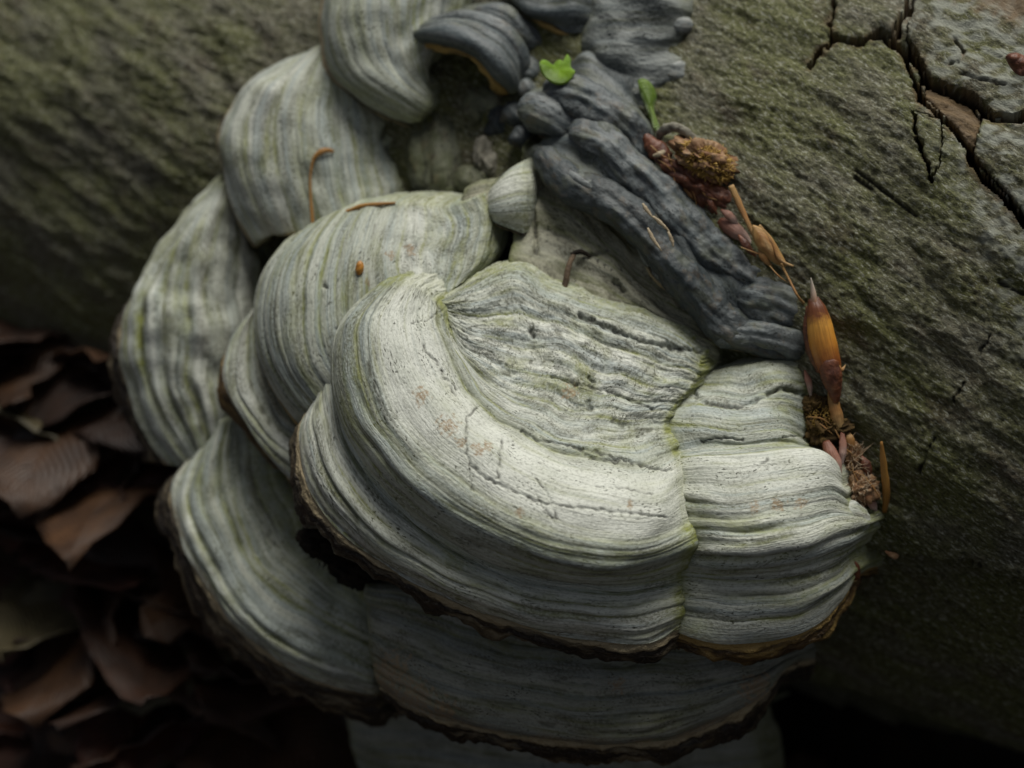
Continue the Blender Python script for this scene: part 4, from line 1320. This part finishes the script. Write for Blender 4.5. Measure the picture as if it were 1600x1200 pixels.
def hairs(name, c, rx, ry, rz, count, length, rad, mat, parent, seed=0, rot=0.0, up=0.3, bend=0.5):
    r = np.random.default_rng(seed)
    co, fs = [], []
    for i in range(count):
        d = r.normal(size=3)
        d[2] = abs(d[2]) if r.random() < .8 else d[2]
        d /= np.linalg.norm(d)
        x, y = d[0] * rx, d[1] * ry
        p0 = np.array([c[0] + x * math.cos(rot) - y * math.sin(rot), c[1] + x * math.sin(rot) + y * math.cos(rot), c[2] + d[2] * rz])
        dr = d + r.normal(size=3) * bend + np.array([0, 0, up])
        dr /= np.linalg.norm(dr)
        Ln = length * r.uniform(.5, 1.3)
        p1 = p0 + dr * Ln * .5 + r.normal(size=3) * Ln * .08
        p2 = p0 + dr * Ln + r.normal(size=3) * Ln * .2
        k = len(co)
        sd_ = np.cross(dr, r.normal(size=3))
        sd_ /= np.linalg.norm(sd_)
        s2 = np.cross(dr, sd_)
        for (p, w) in ((p0 - dr * 3, rad), (p1, rad * .85), (p2, rad * .25)):
            for aa in range(3):
                ang = aa * 2.094
                co.append(p + (sd_ * math.cos(ang) + s2 * math.sin(ang)) * w)
        for q in (0, 3):
            for aa in range(3):
                fs.append((k + q + aa, k + q + (aa + 1) % 3, k + q + 3 + (aa + 1) % 3, k + q + 3 + aa))
        fs.append((k + 6, k + 7, k + 8))
    co = np.array(co)
    o = mesh_from(name, W(co[:, 0], co[:, 1], co[:, 2]), fs, mat, parent)
    o['kind'] = 'stuff'
    return o


def patch(name, outline, mat, dome=8, tilt=(0, 0), z0=0.0, thick=2.0, seed=0, wrinkle=1.0, parent=None, rings=7):
    """thin curved leaf or flake from an outline of photo pixels; z = z0 + tilt.(x,y) + dome"""
    ol = np.array(outline + [outline[0]], float)
    ol = resample(ol, 49)[:-1]
    c = ol.mean(0)
    vs, uvs = [], []
    n = len(ol)
    for k in range(rings):
        f = 1 - k / rings
        for p in ol:
            q = c + (p - c) * f
            z = z0 + tilt[0] * (q[0] - c[0]) + tilt[1] * (q[1] - c[1]) + dome * (1 - f * f) + wrinkle * float(fbm(q[0] / 14, q[1] / 14, seed, 2))
            vs.append((q[0], q[1], z))
            uvs.append((f * .5, k / rings))
    vs.append((c[0], c[1], z0 + dome + wrinkle * float(fbm(c[0] / 14, c[1] / 14, seed, 2))))
    uvs.append((0, 1))
    V = np.array(vs)
    fs = [tuple(f) for f in grid_faces(rings, n, True)]
    l = (rings - 1) * n
    fs += [(l + i, l + (i + 1) % n, rings * n) for i in range(n)]
    o = mesh_from(name, W(V[:, 0], V[:, 1], V[:, 2]), fs, mat, parent, uv=np.array(uvs), loc=None if parent is not None else W(c[0], c[1], z0))
    md = o.modifiers.new('thickness', 'SOLIDIFY')
    md.thickness = thick * S
    return o


M_bud = mat_uvramp('bud_scale', [(0.0, (0.10, 0.03, 0.012)), (0.16, (0.16, 0.05, 0.015)), (0.26, (0.62, 0.30, 0.05)), (0.42, (0.60, 0.25, 0.035)),
                                (0.62, (0.30, 0.085, 0.018)), (0.82, (0.10, 0.035, 0.016)), (1.0, (0.14, 0.09, 0.07))], 0.35, 0.5, 0.08)
M_spike = mat_uvramp('bud_spike', [(0.0, (0.55, 0.50, 0.42)), (0.6, (0.55, 0.40, 0.30)), (1.0, (0.35, 0.15, 0.07))], 0.5)
M_orange = mat_uvramp('orange_stalk', [(0.0, (0.36, 0.17, 0.035)), (0.5, (0.42, 0.21, 0.045)), (1.0, (0.32, 0.15, 0.03))], 0.5)
M_pink = mat_uvramp('pink_bud', [(0.0, (0.16, 0.045, 0.02)), (0.4, (0.34, 0.17, 0.12)), (1.0, (0.55, 0.45, 0.40))], 0.5)
M_straw = mat_uvramp('straw_stalk', [(0.0, (0.40, 0.24, 0.08)), (0.5, (0.36, 0.17, 0.05)), (1.0, (0.45, 0.29, 0.12))], 0.5)
M_redbrown = mat_simple('red_brown_husk', [(0.3, (0.05, 0.014, 0.007)), (0.6, (0.17, 0.055, 0.022)), (0.8, (0.30, 0.15, 0.06))], 500, 0.5, 0.5, 0.0006)
M_fluff = mat_simple('mustard_bristle', [(0.35, (0.32, 0.19, 0.04)), (0.7, (0.55, 0.36, 0.09))], 500, 0.7)
M_husk = mat_simple('mauve_husk', [(0.35, (0.17, 0.075, 0.03)), (0.6, (0.30, 0.18, 0.09)), (0.8, (0.38, 0.30, 0.22))], 500, 0.7)
M_wool = mat_simple('grey_wool', [(0.35, (0.13, 0.12, 0.09)), (0.7, (0.32, 0.30, 0.24))], 700, 0.9)
M_mossb = mat_simple('brown_moss', [(0.3, (0.03, 0.017, 0.007)), (0.7, (0.12, 0.075, 0.025))], 600, 0.9, .2, 0.001)
M_silk = mat_simple('silky_hair', [(0.35, (0.30, 0.20, 0.11)), (0.7, (0.55, 0.45, 0.32))], 500, 0.5)
M_cream = mat_simple('cream_flake', [(0.3, (0.26, 0.20, 0.12)), (0.7, (0.44, 0.36, 0.24))], 600, 0.7)
M_twig = mat_simple('brown_twig', [(0.3, (0.05, 0.032, 0.018)), (0.7, (0.14, 0.095, 0.055))], 500, 0.8)
M_black = mat_simple('black_debris', [(0.3, (0.006, 0.005, 0.004)), (0.7, (0.03, 0.022, 0.014))], 300, 0.9, .2, .001)
M_amber = mat_simple('amber_drop', [(0.3, (0.30, 0.11, 0.015)), (0.7, (0.48, 0.22, 0.03))], 500, 0.3, 0.5)

tag(patch('green_leaf', [(842, 98), (845, 112), (854, 124), (868, 132), (884, 131), (894, 122), (899, 111), (893, 106), (892, 92), (886, 84), (883, 98), (876, 93),
                         (868, 96), (864, 101), (856, 95), (848, 93)], M_green, 8, (0.1, 0.35), -66, 0.9, 3, 0.8),
    'bright green torn leaf tucked among the slate-dark brackets', 'leaf')
tag(patch('green_leaf', [(996, 126), (1003, 123), (1012, 126), (1022, 138), (1026, 150), (1022, 168), (1025, 186), (1030, 203), (1026, 206), (1017, 188), (1010, 170), (1001, 148)],
          M_green2, 5, (0, 0.35), -70, 0.9, 5, 1.0), 'narrow deep green blade of leaf standing by the ash-grey lump', 'leaf')

zz = lambda x, y, l=0: zlog(x, y) + l
bud = thing('beech_bud', 'glossy orange-brown beech bud with a pale spike, upright against the bark', 'bud', W(1306, 612, zz(1306, 612)))
zb = max(zz(1272, 470), zz(1290, 540)) + 14
tube('scale', [(1271, 466, zb), (1276, 486, zb + 2), (1287, 540, zb), (1299, 585, zb - 6), (1306, 624, zb - 12)], [8, 15, 18, 20, 21, 21, 20, 18, 14, 9, 6], M_bud, 20, 0.8, bud, 48, 0.03, 3)
tube('scale', [(1290, 545, zb + 6), (1299, 585, zb + 2), (1307, 628, zb - 8)], [4, 15, 17, 12, 5], M_redbrown, 16, .7, bud, 26, .12, 5)
tube('scale', [(1262, 478, zb - 6), (1268, 520, zb - 8), (1284, 580, zb - 12)], [3, 12, 15, 8], M_redbrown, 14, .7, bud, 26, .12, 6)
tube('spike', [(1267, 434, zb + 8), (1270, 452, zb + 6), (1273, 476, zb + 4)], [0.6, 4, 6], M_spike, 10, 1, bud)
tube('thorn', [(1306, 572, zb + 4), (1314, 578, zb + 4), (1321, 570, zb + 2)], [6, 4, 0.5], M_straw, 8, 1, bud)
tag(tube('bud_stalk', [(1298, 612, 40), (1304, 636, 42), (1312, 668, 40)], [5, 9, 10, 7], M_straw, 14, 0.8, None, 24, .1, 4), 'short orange-pink stalk between the orange bud and the brown moss tuft', 'stalk')
tuft = thing('moss_tuft', 'crumbly brown moss tuft wedged beside the right lobe of the largest bracket'.replace('right ', 'two-banded '), 'moss', W(1285, 660, 20))
blob('clump', (1278, 636, 24), 22, 17, 16, M_mossb, .6, 2.2, 5, tuft)
blob('clump', (1286, 676, 28), 26, 22, 18, M_mossb, .6, 2.2, 9, tuft)
blob('clump', (1312, 668, 36), 18, 12, 10, M_mossb, .6, 2.2, 12, tuft)
hairs('strands', (1284, 656, 26), 24, 32, 16, 420, 6, 0.9, M_fluff, tuft, 4, bend=1.1)
tag(tube('pink_bud', [(1290, 690, 48), (1300, 712, 56), (1310, 738, 60), (1314, 764, 62)], [6, 11, 10, 4, 1], M_pink, 14, .8, None, 26, .1, 7), 'pinkish pointed bud scale below the brown moss tuft', 'bud')
tag(tube('pink_bud', [(1316, 676, 46), (1317, 700, 52), (1315, 726, 52)], [3, 6, 6, 2], M_pink, 12, .8, None, 22, .1, 8), 'slim pink bud scale standing in the silky husk', 'bud')
husk = thing('silky_husk', 'brown silky bud husk with pale hairs beside the largest bracket', 'husk', W(1340, 745, 30))
blob('husk_body', (1330, 712, 28), 15, 24, 14, M_husk, .5, 2, 15, husk)
blob('husk_body', (1344, 762, 30), 26, 24, 18, M_husk, .5, 2, 16, husk)
hairs('hairs', (1332, 715, 32), 15, 26, 12, 70, 15, 0.7, M_silk, husk, 6, bend=.6)
hairs('hairs', (1344, 760, 32), 24, 24, 16, 110, 12, 0.7, M_silk, husk, 8, bend=.7)
tag(tube('needle', [(1377, 690, zz(1377, 690, 16)), (1381, 730, zz(1381, 730, 12)), (1385, 772, zz(1385, 772, 8)), (1382, 800, zz(1382, 800, 2))], [2, 5, 6, 6, 4], M_orange, 12, .6, None, 24, .1, 9),
    'orange-brown needle-like splinter standing against the bark', 'splinter')
tag(patch('wood_chip', [(1382, 861), (1392, 863), (1404, 868), (1401, 873), (1390, 869)], M_husk, 1, (0, 0), zz(1392, 868, 3), 1.5, 4, 1), 'tiny pinkish chip caught on the lower edge of the bark', 'chip')
tag(tube('bud_scale', [(1322, 872, 8), (1334, 885, 6), (1338, 905, -4)], [4, 9, 5], M_redbrown, 12, .5, None, 20), 'dull red bud scale under the end of the largest bracket', 'bud')

tag(tube('bud_scale', [(1001, 200, -55), (1018, 225, -40), (1044, 250, -32)], [1, 9, 17, 12], M_redbrown, 14, .7, None, 24, .15, 4), 'dark red pointed bud scale beside the narrow green blade', 'bud')
tag(tube('pale_chip', [(1020, 243, -18), (1030, 241, -14), (1038, 236, -16)], [2, 5, 3], M_cream, 10, .6), 'small whitish chip lying on the dark red bud scale', 'chip')
tag(tube('woolly_stalk', [(1030, 218, zz(1030, 218, 8)), (1036, 204, zz(1036, 204, 24)), (1054, 198, zz(1054, 198, 30)), (1074, 208, zz(1074, 208, 26)), (1092, 224, zz(1092, 224, 18))], [5, 8, 8, 7, 5], M_wool, 14, 1, None, 34, .3, 6),
    'grey woolly stalk arched over the bark', 'stalk')
ck = thing('catkin_husk', 'bristly mustard-yellow catkin husk lying on the bark', 'catkin', W(1105, 252, zz(1105, 252)))
blob('husk_body', (1102, 250, zz(1102, 250, 20)), 47, 24, 20, M_husk, .6, 2.4, 21, ck, 0.5)
hairs('bristles', (1104, 252, zz(1104, 252, 18)), 46, 25, 20, 620, 8, 1.3, M_fluff, ck, 11, .5, -.2, 1.0)
tag(patch('dead_leaf', [(1022, 246), (1050, 250), (1080, 262), (1112, 285), (1140, 300), (1160, 338), (1130, 335), (1100, 330), (1080, 300), (1050, 280)], M_redbrown, 10, (.1, -.1), -20, 4, 6, 8),
    'crumpled rust-red scrap of dead leaf between the slate-black bracket and the bark', 'dead leaf')
tag(patch('dead_leaf', [(1085, 300), (1150, 320), (1178, 368), (1150, 372), (1110, 345)], M_black, 6, (.1, -.1), -45, 4, 8, 10), 'blackened scrap of leaf in the crevice below the rust-red scrap', 'dead leaf')
tag(tube('pink_bud', [(1126, 345, -15), (1145, 358, -4), (1166, 374, 2), (1181, 388, 4)], [9, 14, 12, 6, 1], M_pink, 14, .9, None, 28, .05, 11), 'plump bud with a whitish pointed tip in the bark crevice', 'bud')
tag(tube('straw_stalk', [(1142, 290, zz(1142, 290, 18)), (1156, 320, zz(1156, 320, 16)), (1174, 360, zz(1174, 360, 14)), (1182, 378, zz(1182, 378, 10))], [5, 5, 4, 3], M_straw, 10, .6, None, 24, .2, 3), 'straw-coloured stalk hanging from the mustard catkin husk', 'stalk')
tag(patch('bud_strip', [(1176, 352), (1192, 360), (1216, 392), (1226, 416), (1214, 412), (1196, 396), (1178, 374)], M_straw, 6, (0, 0), zz(1200, 385, 14), 3, 12, 1), 'orange-brown papery strip on the bark above the slate-black bracket end', 'bark strip')
tag(tube('straw_stalk', [(1186, 352, zz(1186, 352, 20)), (1206, 378, zz(1206, 378, 18)), (1222, 408, zz(1222, 408, 16)), (1240, 416, zz(1240, 416, 10))], [2.5, 3, 3.5, 1.5], M_straw, 8, .6, None, 24, .2, 13), 'thin straw fibre curling off the papery strip', 'stalk')
tag(tube('thread', [(1220, 412, zz(1220, 412, 12)), (1232, 435, zz(1232, 435, 14)), (1246, 462, zz(1246, 462, 20)), (1256, 474, 26)], [2.2, 1.8, 2, 2.5], M_straw, 8), 'fine amber thread leading to the orange bud', 'thread')

tag(tube('orange_stalk', [(489, 356, -172), (487, 330, -174), (485, 300, -176), (486, 265, -176), (493, 244, -176), (508, 235, -178), (521, 237, -186)], [2.8, 3.0, 2.4, 2.0, 1.8, 2.4, 5.0, 3.0], M_orange, 10, .7, None, 44, .12, 2),
    'bent orange stalk standing up against the chalky ribbed dome', 'stalk')
tag(tube('orange_stalk', [(518, 343, -108), (540, 332, -92), (566, 322, -84), (592, 319, -76), (618, 317, -76)], [2, 3.2, 4.2, 3.4, 1.8], M_orange, 10, .7, None, 36, .12, 3),
    'orange stalk lying along the top edge of the ochre-rimmed medium bracket', 'stalk')
tag(tube('twig', [(879, 462, -8), (884, 440, -8), (889, 415, -12), (897, 397, -24)], [4.5, 5, 4.5, 4], M_twig, 10, .8, None, 24, .2, 5), 'short brown twig standing on the mottled old crust', 'twig')
tag(tube('twig', [(892, 398, -22), (906, 393, -22), (922, 402, -26)], [3, 4, 2.5], M_black, 10, .8), 'black twig stub across the top of the brown twig', 'twig')
tag(blob('resin_drop', (562, 419, -14), 6.5, 11, 6, M_amber, .15, 1.5, 3, None, 0.1, 24, 14), 'rusty amber drop stuck on the ribs of the medium bracket', 'drop')
for i, pts in enumerate([[(1004, 318, 6), (1012, 330, 10), (1020, 340, 12)], [(1020, 338, 12), (1034, 350, 14), (1046, 362, 14)], [(1044, 362, 16), (1050, 376, 18), (1052, 386, 18)],
                         [(1012, 356, 22), (1020, 372, 26), (1034, 392, 30)]]):
    pts = [(x, y, z + 20) for x, y, z in pts]
    tag(tube('cream_flake', pts, [1.5, 3.2, 2.4, 1], M_cream, 8, .6, None, 16, .4, i), 'cream flake peeling from the crack in the slate-black bracket', 'flake', 'cream flakes on the slate-black bracket')
deb = thing('debris_clump', 'black crumbly debris packed under the lip of the largest bracket', 'debris', W(510, 865, -120))
blob('clump', (500, 852, -105), 36, 18, 24, M_black, .5, 2, 31, deb, .5)
blob('clump', (548, 892, -110), 40, 20, 24, M_black, .5, 2, 33, deb, .5)
hairs('strands', (525, 872, -105), 50, 20, 24, 60, 14, 1.0, M_black, deb, 14, .55)
tag(blob('crust_nub', (757, 246, -172), 16, 30, 16, M_wool, .5, 1.6, 41, None, -.2), 'small grey nub in the hollow beside the slate-dark ridged bracket', 'nub')
tag(patch('orange_chip', [(1574, 88), (1588, 86), (1602, 94), (1606, 112), (1594, 118), (1582, 104)], M_redbrown, 6, (0, 0), zz(1584, 100, 18), 4, 9, 4), 'orange chip of rotten wood on the pale bark plate', 'chip')

rb = random.Random(5)
for i, (x, y, a_, L_) in enumerate([(1052, 262, .7, 46), (1080, 300, .9, 50), (1112, 318, 1.1, 44), (1140, 342, .8, 40), (1168, 384, .9, 44), (1196, 402, 1.0, 38), (1064, 288, .4, 34),
                                    (1262, 600, 1.35, 44), (1272, 706, 1.2, 38), (1330, 690, 1.3, 36), (1352, 730, 1.2, 40), (1362, 786, 1.0, 30)]):
    dx, dy = math.cos(a_) * L_ * .5, math.sin(a_) * L_ * .5
    zc = max(zz(x, y, 10), -30 if x < 1250 else 24)
    r0 = rb.uniform(5, 8)
    tag(tube('bud_scale', [(x - dx, y - dy, zc), (x + rb.uniform(-3, 3), y + rb.uniform(-3, 3), zc + 5), (x + dx, y + dy, zc - 2)], [1.5, r0, r0 * .8, 1], [M_redbrown, M_straw, M_redbrown, M_pink][i % 4], 12, .55, None, 18, .15, 50 + i),
        'loose pointed bud scale in the strip of debris along the bark', 'bud scale', 'loose bud scales along the bark crevice')
for i in range(16):
    if i < 9:
        x = rb.uniform(1040, 1230); y = 255 + (x - 1040) * .9 + rb.uniform(-16, 16)
    else:
        x = rb.uniform(1275, 1365); y = 640 + (x - 1275) * 1.4 + rb.uniform(-14, 14)
    a_ = rb.uniform(.3, 1.6); L_ = rb.uniform(26, 60)
    dx, dy = math.cos(a_) * L_ * .5, math.sin(a_) * L_ * .5
    zc = max(zz(x, y, 14), -18 if x < 1250 else 40)
    tag(tube('straw_fibre', [(x - dx, y - dy, zc), (x + rb.uniform(-6, 6), y + rb.uniform(-6, 6), zc + 6), (x + dx, y + dy, zc)], [.8, 1.4, .6], M_straw, 6, 1, None, 12, .2, 80 + i),
        'fine straw-coloured fibre in the strip of debris along the bark', 'fibre', 'straw fibres along the bark crevice')
